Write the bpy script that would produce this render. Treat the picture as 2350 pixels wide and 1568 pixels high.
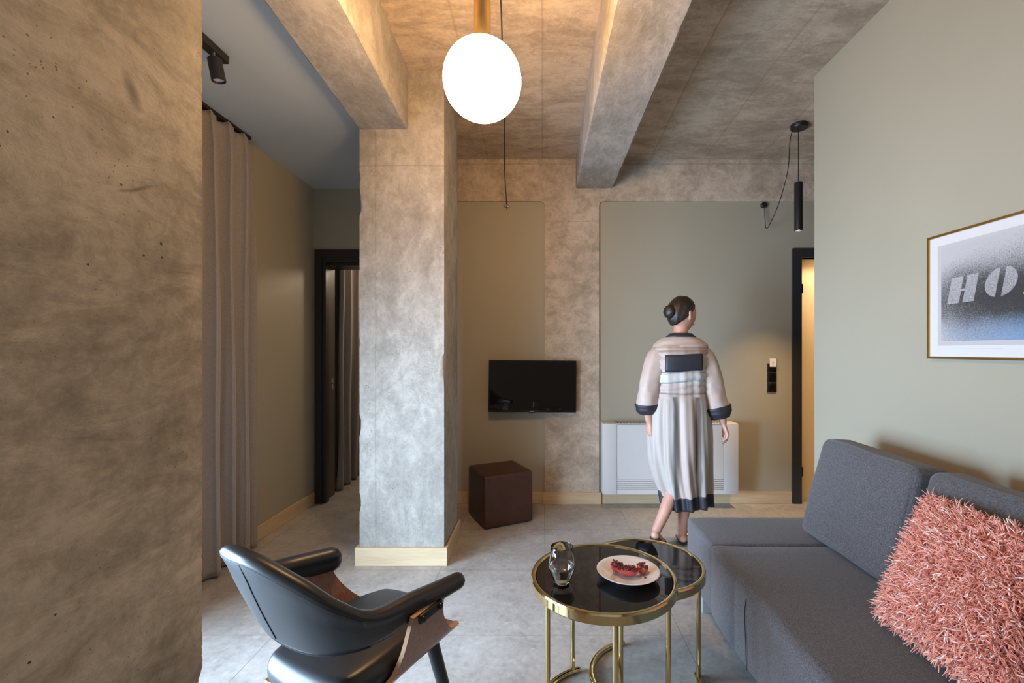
import bpy, bmesh, math, random
from mathutils import Vector, Matrix, noise

random.seed(7)
PI = math.pi
SC = bpy.context.scene
COL = SC.collection
for o in list(bpy.data.objects):
    bpy.data.objects.remove(o, do_unlink=True)

# ------------------------------------------------------------------ camera, sky, daylight, exposure
CH = 1.28                                   # eye height
cam_data = bpy.data.cameras.new('camera')
cam = bpy.data.objects.new('camera', cam_data)
COL.objects.link(cam)
cam.location = (0, 0, CH)
cam.rotation_euler = (PI / 2, 0, 0)
cam_data.sensor_width = 36.0
cam_data.lens = 16.0
cam_data.shift_x = -70.0 / 2350
cam_data.shift_y = 21.0 / 2350
cam_data.clip_start = 0.02
SC.camera = cam

world = bpy.data.worlds.new('sky')
SC.world = world
world.use_nodes = True
world.node_tree.nodes['Background'].inputs[0].default_value = (0.62, 0.78, 1.0, 1)
world.node_tree.nodes['Background'].inputs[1].default_value = 0.35

def area_light(name, loc, direction, sx, sy, power, color, spread=PI):
    d = bpy.data.lights.new(name, 'AREA')
    d.shape = 'RECTANGLE'; d.size = sx; d.size_y = sy
    d.energy = power; d.color = color; d.spread = spread
    o = bpy.data.objects.new(name, d); COL.objects.link(o)
    o.location = loc
    o.rotation_euler = Vector(direction).to_track_quat('-Z', 'Y').to_euler()
    return o
# daylight falling through the window in the left wall (hidden behind the near pillar) and the window behind the camera
area_light('daylight_left', (-1.93, 1.10, 0.72), (1, 0.40, -0.05), 1.5, 1.25, 100, (0.54, 0.75, 1.0), 1.8)
area_light('daylight_left_near', (-1.93, -0.55, 1.05), (1, 0.45, -0.1), 1.3, 1.7, 34, (0.58, 0.78, 1.0), 2.6)
area_light('daylight_rear', (-0.2, -1.52, 1.80), (0.0, 1, -0.15), 2.9, 1.2, 3.5, (0.78, 0.89, 1.0))

SC.view_settings.view_transform = 'Standard'
SC.view_settings.look = 'None'
SC.view_settings.gamma = 1.0
SC.view_settings.use_curve_mapping = False
SC.view_settings.exposure = 0.0

# ------------------------------------------------------------------ material helpers
MATS = {}
class NT:
    def __init__(s, name):
        s.m = bpy.data.materials.new(name); s.m.use_nodes = True
        s.t = s.m.node_tree; s.t.nodes.clear()
        s.out = s.t.nodes.new('ShaderNodeOutputMaterial')
        s.b = s.t.nodes.new('ShaderNodeBsdfPrincipled')
        s.t.links.new(s.b.outputs[0], s.out.inputs[0])
    def n(s, kind, **kw):
        nd = s.t.nodes.new(kind)
        for k, v in kw.items(): setattr(nd, k, v)
        return nd
    def link(s, a, b): s.t.links.new(a, b)
    def set(s, **kw):
        for k, v in kw.items():
            k = k.replace('_', ' ')
            s.b.inputs[k].default_value = v
    def coord(s, scale=(1, 1, 1), rot=(0, 0, 0), kind='Object'):
        tc = s.n('ShaderNodeTexCoord'); mp = s.n('ShaderNodeMapping')
        mp.inputs['Scale'].default_value = scale; mp.inputs['Rotation'].default_value = rot
        s.link(tc.outputs[kind], mp.inputs[0]); return mp.outputs[0]
    def noise(s, vec, scale, detail=4, rough=0.55, dist=0.0):
        nd = s.n('ShaderNodeTexNoise'); nd.inputs['Scale'].default_value = scale
        nd.inputs['Detail'].default_value = detail; nd.inputs['Roughness'].default_value = rough
        nd.inputs['Distortion'].default_value = dist
        s.link(vec, nd.inputs['Vector']); return nd.outputs['Fac']
    def voro(s, vec, scale, feature='F1', out='Distance', rnd=1.0):
        nd = s.n('ShaderNodeTexVoronoi', feature=feature); nd.inputs['Scale'].default_value = scale
        nd.inputs['Randomness'].default_value = rnd
        s.link(vec, nd.inputs['Vector']); return nd.outputs[out]
    def ramp(s, fac, stops, interp='LINEAR'):
        nd = s.n('ShaderNodeValToRGB'); cr = nd.color_ramp; cr.interpolation = interp
        while len(cr.elements) < len(stops): cr.elements.new(0.5)
        for e, (p, c) in zip(cr.elements, stops):
            e.position = p; e.color = (c[0], c[1], c[2], 1) if not isinstance(c, (int, float)) else (c, c, c, 1)
        s.link(fac, nd.inputs[0]); return nd.outputs[0]
    def math(s, op, a, b=None, c=None, clamp=False):
        nd = s.n('ShaderNodeMath', operation=op); nd.use_clamp = clamp
        for i, v in enumerate((a, b, c)):
            if v is None: continue
            if isinstance(v, (int, float)): nd.inputs[i].default_value = v
            else: s.link(v, nd.inputs[i])
        return nd.outputs[0]
    def mix(s, fac, a, b, mode='MIX'):
        nd = s.n('ShaderNodeMixRGB', blend_type=mode)
        for i, v in enumerate((fac, a, b)):
            if isinstance(v, (int, float)): nd.inputs[i].default_value = v
            elif isinstance(v, tuple): nd.inputs[i].default_value = (*v, 1)
            else: s.link(v, nd.inputs[i])
        return nd.outputs[0]
    def bump(s, h, strength=0.3, dist=0.01):
        nd = s.n('ShaderNodeBump'); nd.inputs['Strength'].default_value = strength
        nd.inputs['Distance'].default_value = dist
        s.link(h, nd.inputs['Height']); s.link(nd.outputs[0], s.b.inputs['Normal'])
    def sep(s, vec):
        nd = s.n('ShaderNodeSeparateXYZ'); s.link(vec, nd.inputs[0]); return nd.outputs
    def color(s, c):
        if isinstance(c, tuple): s.b.inputs['Base Color'].default_value = (*c, 1)
        else: s.link(c, s.b.inputs['Base Color'])

def simple(name, col, rough=0.5, metal=0.0, noise_amt=0.06, nscale=40, bump=0.0, spec=0.5, coat=0.0):
    k = NT(name)
    v = k.coord()
    f = k.noise(v, nscale, 3)
    lo = tuple(c * (1 - noise_amt) for c in col); hi = tuple(min(1, c * (1 + noise_amt)) for c in col)
    k.color(k.ramp(f, [(0.3, lo), (0.7, hi)]))
    k.set(Roughness=rough, Metallic=metal, Specular_IOR_Level=spec, Coat_Weight=coat)
    if bump: k.bump(f, bump, 0.004)
    return k.m

def seam(k, c, pos, w):
    """1 on a line |c - pos| < w"""
    return k.math('LESS_THAN', k.math('ABSOLUTE', k.math('SUBTRACT', c, pos)), w)

def concrete(name, lo, hi, stretch=(1, 1, 1), rot=(0, 0, 0), pits=0.5, pit_scale=38, seams=(), boards=None, swirl=0.6, rough=0.78, stains=(), grain=1.0, bump=0.5):
    k = NT(name)
    v = k.coord(); vs = k.coord(stretch, rot)
    big = k.noise(vs, 1.6, 6, 0.62, swirl)
    mid = k.noise(vs, 8.0, 9, 0.74, 0.6)
    fine = k.noise(v, 42, 6, 0.78, 0.4)
    t = k.math('ADD', k.math('MULTIPLY', big, 0.34), k.math('MULTIPLY', mid, 0.42))
    t = k.math('ADD', t, k.math('MULTIPLY', fine, 0.24))
    midc = tuple(a * 0.55 + b * 0.45 for a, b in zip(lo, hi))
    col = k.ramp(t, [(0.40, lo), (0.49, midc), (0.57, hi)])
    # cement bloom and darker damp patches with shapes of their own
    patch = k.ramp(k.noise(vs, 2.7, 5, 0.65, 1.2), [(0.52, 0.0), (0.64, 1.0)])
    col = k.mix(k.math('MULTIPLY', patch, 0.30), col, tuple(c * 0.68 for c in lo))
    bloom = k.ramp(k.noise(k.coord((stretch[0] * 1.3, stretch[1] * 1.3, stretch[2] * 0.8), (0.3, 0.2, 1.1)), 4.1, 6, 0.7, 0.8), [(0.55, 0.0), (0.66, 1.0)])
    col = k.mix(k.math('MULTIPLY', bloom, 0.35), col, tuple(min(1, c * 1.12) for c in hi))
    # air holes
    nz = k.n('ShaderNodeTexNoise'); nz.inputs['Scale'].default_value = 9; nz.inputs['Detail'].default_value = 4; k.link(v, nz.inputs['Vector'])
    def wobble(amp):
        sc = k.n('ShaderNodeVectorMath', operation='SCALE'); sc.inputs['Scale'].default_value = amp
        k.link(nz.outputs['Color'], sc.inputs[0])
        wob = k.n('ShaderNodeVectorMath', operation='ADD'); k.link(v, wob.inputs[0]); k.link(sc.outputs[0], wob.inputs[1]); return wob.outputs[0]
    d = k.voro(wobble(0.02), pit_scale)
    size = k.math('MULTIPLY', k.math('SUBTRACT', k.noise(v, 3.1, 3), 0.42, clamp=True), pits)
    hole = k.math('LESS_THAN', d, size)
    d2 = k.voro(wobble(0.02), pit_scale * 2.6)
    size2 = k.math('MULTIPLY', k.math('SUBTRACT', k.noise(v, 5.3, 2), 0.40, clamp=True), pits * 1.5)
    hole = k.math('MAXIMUM', hole, k.math('MULTIPLY', k.math('LESS_THAN', d2, size2), 0.7))
    col = k.mix(k.math('MULTIPLY', hole, 0.92), col, tuple(c * 0.16 for c in lo))
    h = k.math('SUBTRACT', k.math('ADD', k.math('MULTIPLY', mid, 1.0), k.math('MULTIPLY', fine, 0.5 * grain)), hole)
    xyz = k.sep(wobble(0.010))
    for ax, pos, w in seams:
        l = seam(k, xyz[ax], pos + 0.005, w)
        col = k.mix(k.math('MULTIPLY', l, 0.30), col, tuple(c * 0.6 for c in lo))
        h = k.math('SUBTRACT', h, k.math('MULTIPLY', l, 1.0))
    for (cx, cy, cz), (ra, rb, rc), f in stains:
        mp = k.n('ShaderNodeMapping', vector_type='TEXTURE'); mp.inputs['Location'].default_value = (cx, cy, cz); mp.inputs['Scale'].default_value = (ra, rb, rc)
        mp.inputs['Rotation'].default_value = (0.45, 0, 0)
        k.link(wobble(0.03), mp.inputs[0])
        ln = k.n('ShaderNodeVectorMath', operation='LENGTH'); k.link(mp.outputs[0], ln.inputs[0])
        m = k.ramp(ln.outputs['Value'], [(0.35, 1.0), (1.0, 0.0)])
        col = k.mix(k.math('MULTIPLY', m, f), col, tuple(c * 0.45 for c in lo))
    if boards:
        ax, wid = boards
        fr = k.math('FRACT', k.math('DIVIDE', xyz[ax], wid))
        l = k.math('LESS_THAN', fr, 0.022)
        col = k.mix(k.math('MULTIPLY', l, 0.30), col, tuple(c * 0.6 for c in lo))
        h = k.math('SUBTRACT', h, k.math('MULTIPLY', l, 1.0))
        idn = k.n('ShaderNodeTexWhiteNoise', noise_dimensions='1D')
        k.link(k.math('FLOOR', k.math('DIVIDE', xyz[ax], wid)), idn.inputs['W'])
        col = k.mix(k.math('MULTIPLY', idn.outputs['Value'], 0.25), col, tuple(c * 0.7 for c in lo))
    k.color(col); k.set(Roughness=rough, Specular_IOR_Level=0.25)
    k.bump(h, bump, 0.006)
    return k.m

M = {}
M['conc_near'] = concrete('concrete_near_pillar', (0.28, 0.235, 0.18), (0.60, 0.515, 0.405), (1, 0.8, 1.9), (0.7, 0, 0), 0.32, 36, swirl=1.8, rough=0.62, bump=0.28,
                          stains=(((-0.60, 0.681, 1.675), (0.05, 0.017, 0.030), 0.8), ((-0.60, 0.69, 1.535), (0.05, 0.045, 0.004), 0.7)), grain=0.6)
M['conc_col'] = concrete('concrete_column', (0.25, 0.224, 0.193), (0.445, 0.408, 0.36), (1.2, 1.2, 0.8), (0, 0, 0), 0.42, 40,
                         seams=((2, 2.385, 0.004), (0, -0.995, 0.0035)))
M['conc_beam'] = concrete('concrete_beam', (0.275, 0.252, 0.226), (0.47, 0.438, 0.402), (1.8, 0.8, 1), (0, 0, 0.5), 0.2, 50)
M['conc_back'] = concrete('concrete_back_beam', (0.33, 0.265, 0.20), (0.60, 0.495, 0.395), (0.9, 1, 1.1), (0, 0, 0), 0.3, 44,
                          seams=((2, 2.36, 0.004), (2, 2.84, 0.005)))
M['conc_slab'] = concrete('concrete_slab', (0.31, 0.24, 0.175), (0.60, 0.49, 0.38), (0.55, 1.3, 1), (0, 0, 0.1), 0.2, 50, boards=(0, 0.45))

def paint(name, col, rough=0.6):
    k = NT(name); v = k.coord()
    f = k.noise(v, 160, 3); g = k.noise(v, 1.2, 2)
    c = k.ramp(g, [(0.3, tuple(x * 0.97 for x in col)), (0.7, tuple(min(1, x * 1.03) for x in col))])
    k.color(c); k.set(Roughness=rough, Specular_IOR_Level=0.3); k.bump(f, 0.06, 0.002); return k.m
M['olive'] = paint('olive_wall_paint', (0.375, 0.34, 0.262), 0.5)
M['ceil_paint'] = paint('grey_ceiling_paint', (0.51, 0.565, 0.60), 0.55)
M['white_paint'] = paint('bathroom_paint', (0.75, 0.66, 0.5))

def floor_mat():
    k = NT('stone_floor_tiles'); v = k.coord(); x, y, z = k.sep(v)
    a = k.noise(v, 5, 6, 0.7, 0.6); b = k.noise(v, 38, 4, 0.7)
    chips = k.voro(v, 26, out='Color'); chipd = k.voro(v, 26)
    cb = k.sep(chips)
    t = k.math('ADD', k.math('MULTIPLY', a, 0.55), k.math('MULTIPLY', b, 0.45))
    col = k.ramp(t, [(0.33, (0.275, 0.25, 0.228)), (0.5, (0.395, 0.37, 0.345)), (0.66, (0.50, 0.475, 0.45))])
    chip = k.math('MULTIPLY', k.math('GREATER_THAN', cb[0], 0.72), k.math('LESS_THAN', chipd, k.math('MULTIPLY', b, 0.8)))
    col = k.mix(k.math('MULTIPLY', chip, 0.4), col, k.ramp(cb[1], [(0.2, (0.24, 0.22, 0.205)), (0.8, (0.54, 0.515, 0.49))]))
    def joint(c, off, s):
        f = k.math('FRACT', k.math('ADD', k.math('DIVIDE', k.math('SUBTRACT', c, off), s), 50.5))
        return k.math('LESS_THAN', k.math('ABSOLUTE', k.math('SUBTRACT', f, 0.5)), 0.0026)
    j = k.math('MAXIMUM', joint(x, 0.015, 0.612), joint(y, 2.047, 0.606))
    col = k.mix(k.math('MULTIPLY', j, 0.7), col, (0.12, 0.11, 0.10))
    k.color(col)
    k.link(k.ramp(b, [(0.3, 0.34), (0.7, 0.48)]), k.b.inputs['Roughness'])
    k.set(Specular_IOR_Level=0.4)
    k.bump(k.math('SUBTRACT', k.math('MULTIPLY', b, 0.1), j), 0.15, 0.003)
    return k.m
M['floor'] = floor_mat()

def wood(name, lo, hi, axis_scale, rough=0.4, scale=6):
    k = NT(name); v = k.coord(axis_scale)
    a = k.noise(v, scale, 6, 0.6, 0.3); b = k.noise(v, scale * 5, 3)
    k.color(k.ramp(k.math('ADD', k.math('MULTIPLY', a, 0.7), k.math('MULTIPLY', b, 0.3)), [(0.35, lo), (0.65, hi)]))
    k.set(Roughness=rough, Specular_IOR_Level=0.4); k.bump(b, 0.05, 0.002); return k.m
M['birch'] = wood('birch_baseboard', (0.52, 0.375, 0.22), (0.65, 0.50, 0.325), (0.6, 0.6, 8), 0.45, 4)
M['walnut'] = wood('walnut_veneer', (0.14, 0.055, 0.028), (0.34, 0.155, 0.085), (22, 22, 0.4), 0.33, 9)
M['ply'] = wood('plywood_edge', (0.50, 0.27, 0.14), (0.62, 0.36, 0.20), (1, 1, 12), 0.5, 6)
M['black'] = simple('matt_black_metal', (0.012, 0.012, 0.012), 0.42)
M['darkframe'] = simple('dark_door_frame', (0.020, 0.017, 0.016), 0.4)
M['slateframe'] = simple('dark_grey_door_frame', (0.028, 0.028, 0.030), 0.45)
M['jamb'] = simple('dark_brown_jamb', (0.075, 0.058, 0.05), 0.42)
M['steel'] = simple('brushed_steel', (0.7, 0.7, 0.7), 0.3, 1.0)
M['white_metal'] = simple('white_enamel', (0.60, 0.585, 0.575), 0.4, 0, 0.01)
M['white_dark'] = simple('white_vent_gap', (0.25, 0.25, 0.25), 0.6)
M['lens'] = simple('lens_painted_reflection', (0.62, 0.62, 0.72), 0.3)  # unlit lens: its bluish-white reflection is painted in as the base colour
M['card'] = simple('white_card', (0.8, 0.8, 0.8), 0.5)
M['cardmark'] = simple('grey_print', (0.35, 0.35, 0.35), 0.5)
M['gap'] = simple('pale_joint', (0.45, 0.43, 0.38), 0.6)

def brass(name, col, rough):
    k = NT(name); v = k.coord(); f = k.noise(v, 30, 2)
    k.color(k.ramp(f, [(0.3, tuple(c * 0.95 for c in col)), (0.7, col)]))
    k.set(Metallic=1.0, Roughness=rough); return k.m
M['brass'] = brass('polished_brass', (0.70, 0.545, 0.27), 0.10)
M['brass_satin'] = brass('satin_brass', (0.72, 0.48, 0.20), 0.30)
M['gold_frame'] = brass('gold_frame', (0.55, 0.36, 0.13), 0.35)

def emit(name, col, strength):
    k = NT(name); e = k.n('ShaderNodeEmission'); e.inputs[0].default_value = (*col, 1); e.inputs[1].default_value = strength
    k.link(e.outputs[0], k.out.inputs[0]); return k.m
M['globe'] = emit('lit_opal_glass', (1.0, 0.60, 0.27), 60.0)
M['bulb'] = emit('lit_bulb', (1.0, 0.80, 0.58), 18.0)

def leather(name, col, rough, bump=0.12, scale=260):
    k = NT(name); v = k.coord(); d = k.voro(v, scale); f = k.noise(v, 12, 3)
    k.color(k.ramp(f, [(0.3, tuple(c * 0.85 for c in col)), (0.7, tuple(c * 1.15 for c in col))]))
    k.set(Roughness=rough, Specular_IOR_Level=0.55); k.bump(d, bump, 0.001); return k.m
M['leather'] = leather('black_leather', (0.020, 0.021, 0.023), 0.36, 0.05)
M['leather_brown'] = leather('brown_leather', (0.060, 0.021, 0.012), 0.45, 0.1, 300)
M['thread'] = simple('dark_stitching', (0.006, 0.006, 0.007), 0.7)

def fabric(name, lo, hi, scale=420, bump=0.35, rough=0.95, sheen=0.25):
    k = NT(name); v = k.coord()
    a = k.noise(v, scale, 2, 0.7); b = k.noise(v, scale * 0.6, 2)
    t = k.math('ADD', k.math('MULTIPLY', a, 0.65), k.math('MULTIPLY', b, 0.35))
    k.color(k.ramp(t, [(0.36, lo), (0.64, hi)]))
    k.set(Roughness=rough, Specular_IOR_Level=0.15, Sheen_Weight=sheen)
    k.bump(t, bump, 0.002); return k.m
M['sofa'] = fabric('charcoal_woven_fabric', (0.042, 0.040, 0.043), (0.142, 0.135, 0.142), 330)
M['sofa_seam'] = simple('dark_seam', (0.012, 0.012, 0.014), 0.9)
M['curtain'] = fabric('taupe_curtain_fabric', (0.235, 0.208, 0.197), (0.345, 0.312, 0.295), 300, 0.25)
M['pillow_core'] = fabric('rust_cotton', (0.30, 0.085, 0.05), (0.42, 0.13, 0.08), 200)

def shag():
    k = NT('coral_shag_yarn'); g = k.n('ShaderNodeNewGeometry')
    k.color(k.ramp(g.outputs['Random Per Island'], [(0.0, (0.56, 0.165, 0.105)), (0.45, (0.80, 0.295, 0.205)), (0.80, (0.88, 0.41, 0.31)), (0.90, (0.93, 0.60, 0.50)), (1.0, (0.95, 0.78, 0.70))]))
    k.set(Roughness=0.6, Specular_IOR_Level=0.35, Sheen_Weight=0.3); return k.m
M['shag'] = shag()

def robe_mat():
    k = NT('cream_striped_silk'); v = k.coord(); x, y, z = k.sep(v)
    st = k.ramp(k.math('ADD', k.math('MULTIPLY', k.math('ADD', x, 0.25), 2.0), k.math('MULTIPLY', k.math('SUBTRACT', k.noise(v, 3, 2), 0.5), 0.08)),
                [(0.0, (0.58, 0.53, 0.50)), (0.28, (0.62, 0.57, 0.54)), (0.33, (0.66, 0.65, 0.64)), (0.36, (0.13, 0.135, 0.14)), (0.395, (0.30, 0.29, 0.29)),
                 (0.42, (0.66, 0.56, 0.52)), (0.62, (0.64, 0.55, 0.51)), (0.645, (0.14, 0.11, 0.09)), (0.685, (0.16, 0.13, 0.10)), (0.71, (0.58, 0.56, 0.55)), (1.0, (0.60, 0.55, 0.52))])
    upper = k.math('GREATER_THAN', z, 0.985)
    bands = k.ramp(k.math('MULTIPLY', k.math('SUBTRACT', z, 0.95), 2.0),
                   [(0.0, (0.62, 0.54, 0.51)), (0.10, (0.60, 0.52, 0.49)), (0.11, (0.24, 0.19, 0.17)), (0.125, (0.62, 0.54, 0.51)), (0.22, (0.66, 0.58, 0.55)),
                    (0.26, (0.74, 0.72, 0.70)), (0.36, (0.76, 0.74, 0.72)), (0.38, (0.18, 0.19, 0.19)), (0.40, (0.72, 0.70, 0.68)), (0.44, (0.62, 0.53, 0.49)),
                    (0.62, (0.62, 0.52, 0.47)), (0.66, (0.38, 0.27, 0.22)), (0.675, (0.68, 0.56, 0.50)), (0.70, (0.40, 0.28, 0.23)), (0.715, (0.70, 0.58, 0.52)), (1.0, (0.70, 0.59, 0.54))])
    k.color(k.mix(1.0, k.mix(upper, st, bands), (0.68, 0.635, 0.60), 'MULTIPLY')); k.set(Roughness=0.55, Sheen_Weight=0.2)
    k.bump(k.noise(v, 300, 2), 0.1, 0.001); return k.m
M['robe'] = robe_mat()
M['silk'] = simple('cream_silk', (0.46, 0.355, 0.305), 0.55, 0, 0.05, 30)
M['silk_white'] = simple('white_silk', (0.48, 0.46, 0.445), 0.55, 0, 0.04, 30)
M['silk_black'] = simple('black_silk', (0.022, 0.022, 0.030), 0.5)
def skin():
    k = NT('skin'); v = k.coord(); f = k.noise(v, 14, 4)
    k.color(k.ramp(f, [(0.3, (0.50, 0.25, 0.18)), (0.7, (0.60, 0.33, 0.25))]))
    k.set(Roughness=0.5, Subsurface_Weight=0.12); k.b.inputs['Subsurface Radius'].default_value = (0.02, 0.008, 0.005)
    k.bump(k.noise(v, 220, 2), 0.05, 0.001); return k.m
M['skin'] = skin()
M['lips'] = simple('lips', (0.42, 0.13, 0.11), 0.45)
M['eye'] = simple('eye_white', (0.7, 0.68, 0.65), 0.25)
M['iris'] = simple('dark_iris', (0.03, 0.018, 0.01), 0.2)
def hair():
    k = NT('dark_brown_hair'); v = k.coord((60, 60, 5)); f = k.noise(v, 3, 4)
    k.color(k.ramp(f, [(0.3, (0.010, 0.006, 0.004)), (0.7, (0.035, 0.020, 0.013))])); k.set(Roughness=0.42); k.bump(f, 0.6, 0.004); return k.m
M['hair'] = hair()

def glassm(name, ior=1.45, col=(1, 1, 1), rough=0.0):
    k = NT(name); k.color(col); k.set(Transmission_Weight=1.0, Roughness=rough, IOR=ior); return k.m
M['glass'] = glassm('clear_glass', 1.46)
M['water'] = glassm('water', 1.33)
def black_glass():
    k = NT('black_glass'); k.color((0.006, 0.005, 0.005)); k.set(Roughness=0.025, Specular_IOR_Level=0.5, IOR=1.5); return k.m
M['black_glass'] = black_glass()
M['screen'] = black_glass(); M['screen'].name = 'dark_screen'
M['bezel'] = simple('gloss_black_plastic', (0.006, 0.006, 0.006), 0.15)
M['porcelain'] = simple('white_porcelain', (0.78, 0.77, 0.78), 0.12, 0, 0.01, coat=0.4)
M['rind'] = simple('pomegranate_rind', (0.62, 0.10, 0.10), 0.4, 0, 0.25, 60)
M['pith'] = simple('pomegranate_pith', (0.80, 0.62, 0.38), 0.6, 0, 0.12, 80)
M['aril'] = simple('pomegranate_aril', (0.16, 0.008, 0.018), 0.12, 0, 0.3, 90, coat=0.5)
def frosted():
    k = NT('frosted_glass'); tr = k.n('ShaderNodeBsdfTranslucent'); tr.inputs[0].default_value = (0.88, 0.80, 0.66, 1)
    df = k.n('ShaderNodeBsdfDiffuse'); df.inputs[0].default_value = (0.62, 0.56, 0.46, 1)
    mx = k.n('ShaderNodeMixShader'); mx.inputs[0].default_value = 0.25
    k.link(tr.outputs[0], mx.inputs[1]); k.link(df.outputs[0], mx.inputs[2]); k.link(mx.outputs[0], k.out.inputs[0]); return k.m
M['frosted'] = frosted()
M['mat_board'] = simple('white_mat_board', (0.66, 0.635, 0.635), 0.4, 0, 0.01)
M['paper'] = simple('pale_print_border', (0.50, 0.47, 0.465), 0.5, 0, 0.01)
M['ink_line'] = simple('fine_grey_line', (0.5, 0.49, 0.5), 0.5)
def print_mat(letters):
    """sprayed grey-to-blue print; letters are the paler stencil areas of the same print"""
    k = NT('sprayed_letters' if letters else 'sprayed_print')
    v = k.coord(kind='Object'); x, y, z = k.sep(v)
    # local y runs along the picture (0 at its left edge, metres), local z up from its foot
    grain = k.noise(v, 420, 3, 0.8); grain2 = k.noise(v, 190, 2, 0.7); cloud = k.noise(v, 5, 2)
    tone = k.ramp(k.math('ADD', k.math('MULTIPLY', z, 2.0), k.math('MULTIPLY', k.math('SUBTRACT', cloud, 0.5), 0.18)),
                  [(0.0, 0.56), (0.10, 0.47), (0.20, 0.34), (0.32, 0.28), (0.44, 0.34), (0.56, 0.52), (0.68, 0.66), (0.76, 0.74)])
    edge = k.ramp(k.math('MULTIPLY', y, -3.0), [(0.0, 0.16), (0.35, 0.07), (0.9, 0.0)])
    tone = k.math('ADD', tone, edge)
    if letters: tone = k.math('ADD', k.math('MULTIPLY', tone, 0.40), 0.44)
    g = k.math('ADD', k.math('MULTIPLY', grain, 0.65), k.math('MULTIPLY', grain2, 0.35))
    dark = k.math('MULTIPLY', k.math('SUBTRACT', g, tone), 3.0)
    val = k.math('SUBTRACT', 0.47, k.math('MULTIPLY', k.math('ADD', dark, 0.62, clamp=True), 0.425), clamp=True)
    cmb = k.n('ShaderNodeCombineXYZ')
    for i, f in enumerate((1.02, 0.98, 0.99)): k.link(k.math('MULTIPLY', val, f), cmb.inputs[i])
    blue = k.math('MULTIPLY', k.ramp(k.math('MULTIPLY', z, 2.0), [(0.0, 0.80), (0.08, 0.62), (0.20, 0.0)]),
                  k.ramp(k.math('MULTIPLY', y, -3.0), [(0.0, 0.15), (0.35, 0.45), (1.0, 0.95)]))
    k.color(k.mix(blue, cmb.outputs[0], (0.16, 0.30, 0.50)) if not letters else cmb.outputs[0])
    k.set(Roughness=0.35); return k.m
M['print'] = print_mat(False); M['print_letters'] = print_mat(True)

# ------------------------------------------------------------------ mesh helpers
def link_mesh(name, verts, faces, m, parent=None, smooth=True, angle=40, mats=None, fmat=None):
    """parts are given in world metres and stored in the local frame of their thing"""
    me = bpy.data.meshes.new(name)
    if parent is not None:
        root = parent
        while root.parent is not None: root = root.parent
        inv = root_matrix(root).inverted()
        verts = [inv @ Vector(v) for v in verts]
    me.from_pydata([tuple(v) for v in verts], [], faces)
    me.materials.append(m)
    for x in mats or (): me.materials.append(x)
    if fmat:
        for p, i in zip(me.polygons, fmat): p.material_index = i
    bm = bmesh.new(); bm.from_mesh(me)
    bmesh.ops.remove_doubles(bm, verts=bm.verts, dist=1e-6)
    bmesh.ops.recalc_face_normals(bm, faces=bm.faces)
    bm.to_mesh(me); bm.free()
    if smooth:
        for p in me.polygons: p.use_smooth = True
        me.set_sharp_from_angle(angle=math.radians(angle))
    o = bpy.data.objects.new(name, me); COL.objects.link(o)
    if parent is not None: o.parent = parent
    return o
def root_matrix(o):
    return Matrix.LocRotScale(o.location, o.rotation_euler, None)
def thing(name, label, cat, loc=(0, 0, 0), rotz=0.0, group=None):
    o = bpy.data.objects.new(name, None); COL.objects.link(o)
    o.empty_display_size = 0.1
    o.location = loc; o.rotation_euler = (0, 0, rotz)
    return tag(o, label, cat, group)
def tag(o, label, cat, group=None):
    o['label'] = label; o['category'] = cat
    if group: o['group'] = group
    return o
def struct(o, label=None):
    o['kind'] = 'structure'
    if label: o['label'] = label
    return o

def g_box(x0, x1, y0, y1, z0, z1):
    v = [(x0, y0, z0), (x1, y0, z0), (x1, y1, z0), (x0, y1, z0), (x0, y0, z1), (x1, y0, z1), (x1, y1, z1), (x0, y1, z1)]
    f = [(0, 3, 2, 1), (4, 5, 6, 7), (0, 1, 5, 4), (1, 2, 6, 5), (2, 3, 7, 6), (3, 0, 4, 7)]
    return v, f
def join(*parts):
    V, F = [], []
    for v, f in parts:
        b = len(V); V += list(v); F += [tuple(i + b for i in q) for q in f]
    return V, F
def xf(vf, mat):
    return [mat @ Vector(v) for v in vf[0]], vf[1]
def bevelled(vf, r, seg=3):
    bm = bmesh.new()
    vs = [bm.verts.new(v) for v in vf[0]]
    for f in vf[1]: bm.faces.new([vs[i] for i in f])
    bmesh.ops.recalc_face_normals(bm, faces=bm.faces)
    ed = [e for e in bm.edges if len(e.link_faces) == 2 and e.calc_face_angle(0) > 0.5]
    bmesh.ops.bevel(bm, geom=ed, offset=r, segments=seg, profile=0.5, affect='EDGES')
    bm.verts.index_update()
    out = ([v.co.copy() for v in bm.verts], [tuple(v.index for v in f.verts) for f in bm.faces]); bm.free(); return out
def box(name, x0, x1, y0, y1, z0, z1, m, parent=None, r=0.0, seg=3):
    vf = g_box(x0, x1, y0, y1, z0, z1)
    if r: vf = bevelled(vf, r, seg)
    return link_mesh(name, vf[0], vf[1], m, parent, smooth=bool(r))
def g_lathe(profile, c=(0, 0, 0), seg=64, close=False):
    V, F, R = [], [], []
    n = len(profile)
    for r, z in profile:
        if r < 1e-6:
            R.append([len(V)] * seg); V.append((c[0], c[1], c[2] + z))
        else:
            R.append(list(range(len(V), len(V) + seg)))
            V += [(c[0] + r * math.cos(2 * PI * i / seg), c[1] + r * math.sin(2 * PI * i / seg), c[2] + z) for i in range(seg)]
    for j in range(n if close else n - 1):
        k = (j + 1) % n
        for i in range(seg):
            i2 = (i + 1) % seg
            q = []
            for x in (R[j][i], R[j][i2], R[k][i2], R[k][i]):
                if x not in q: q.append(x)
            if len(q) > 2: F.append(tuple(q))
    return V, F
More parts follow.
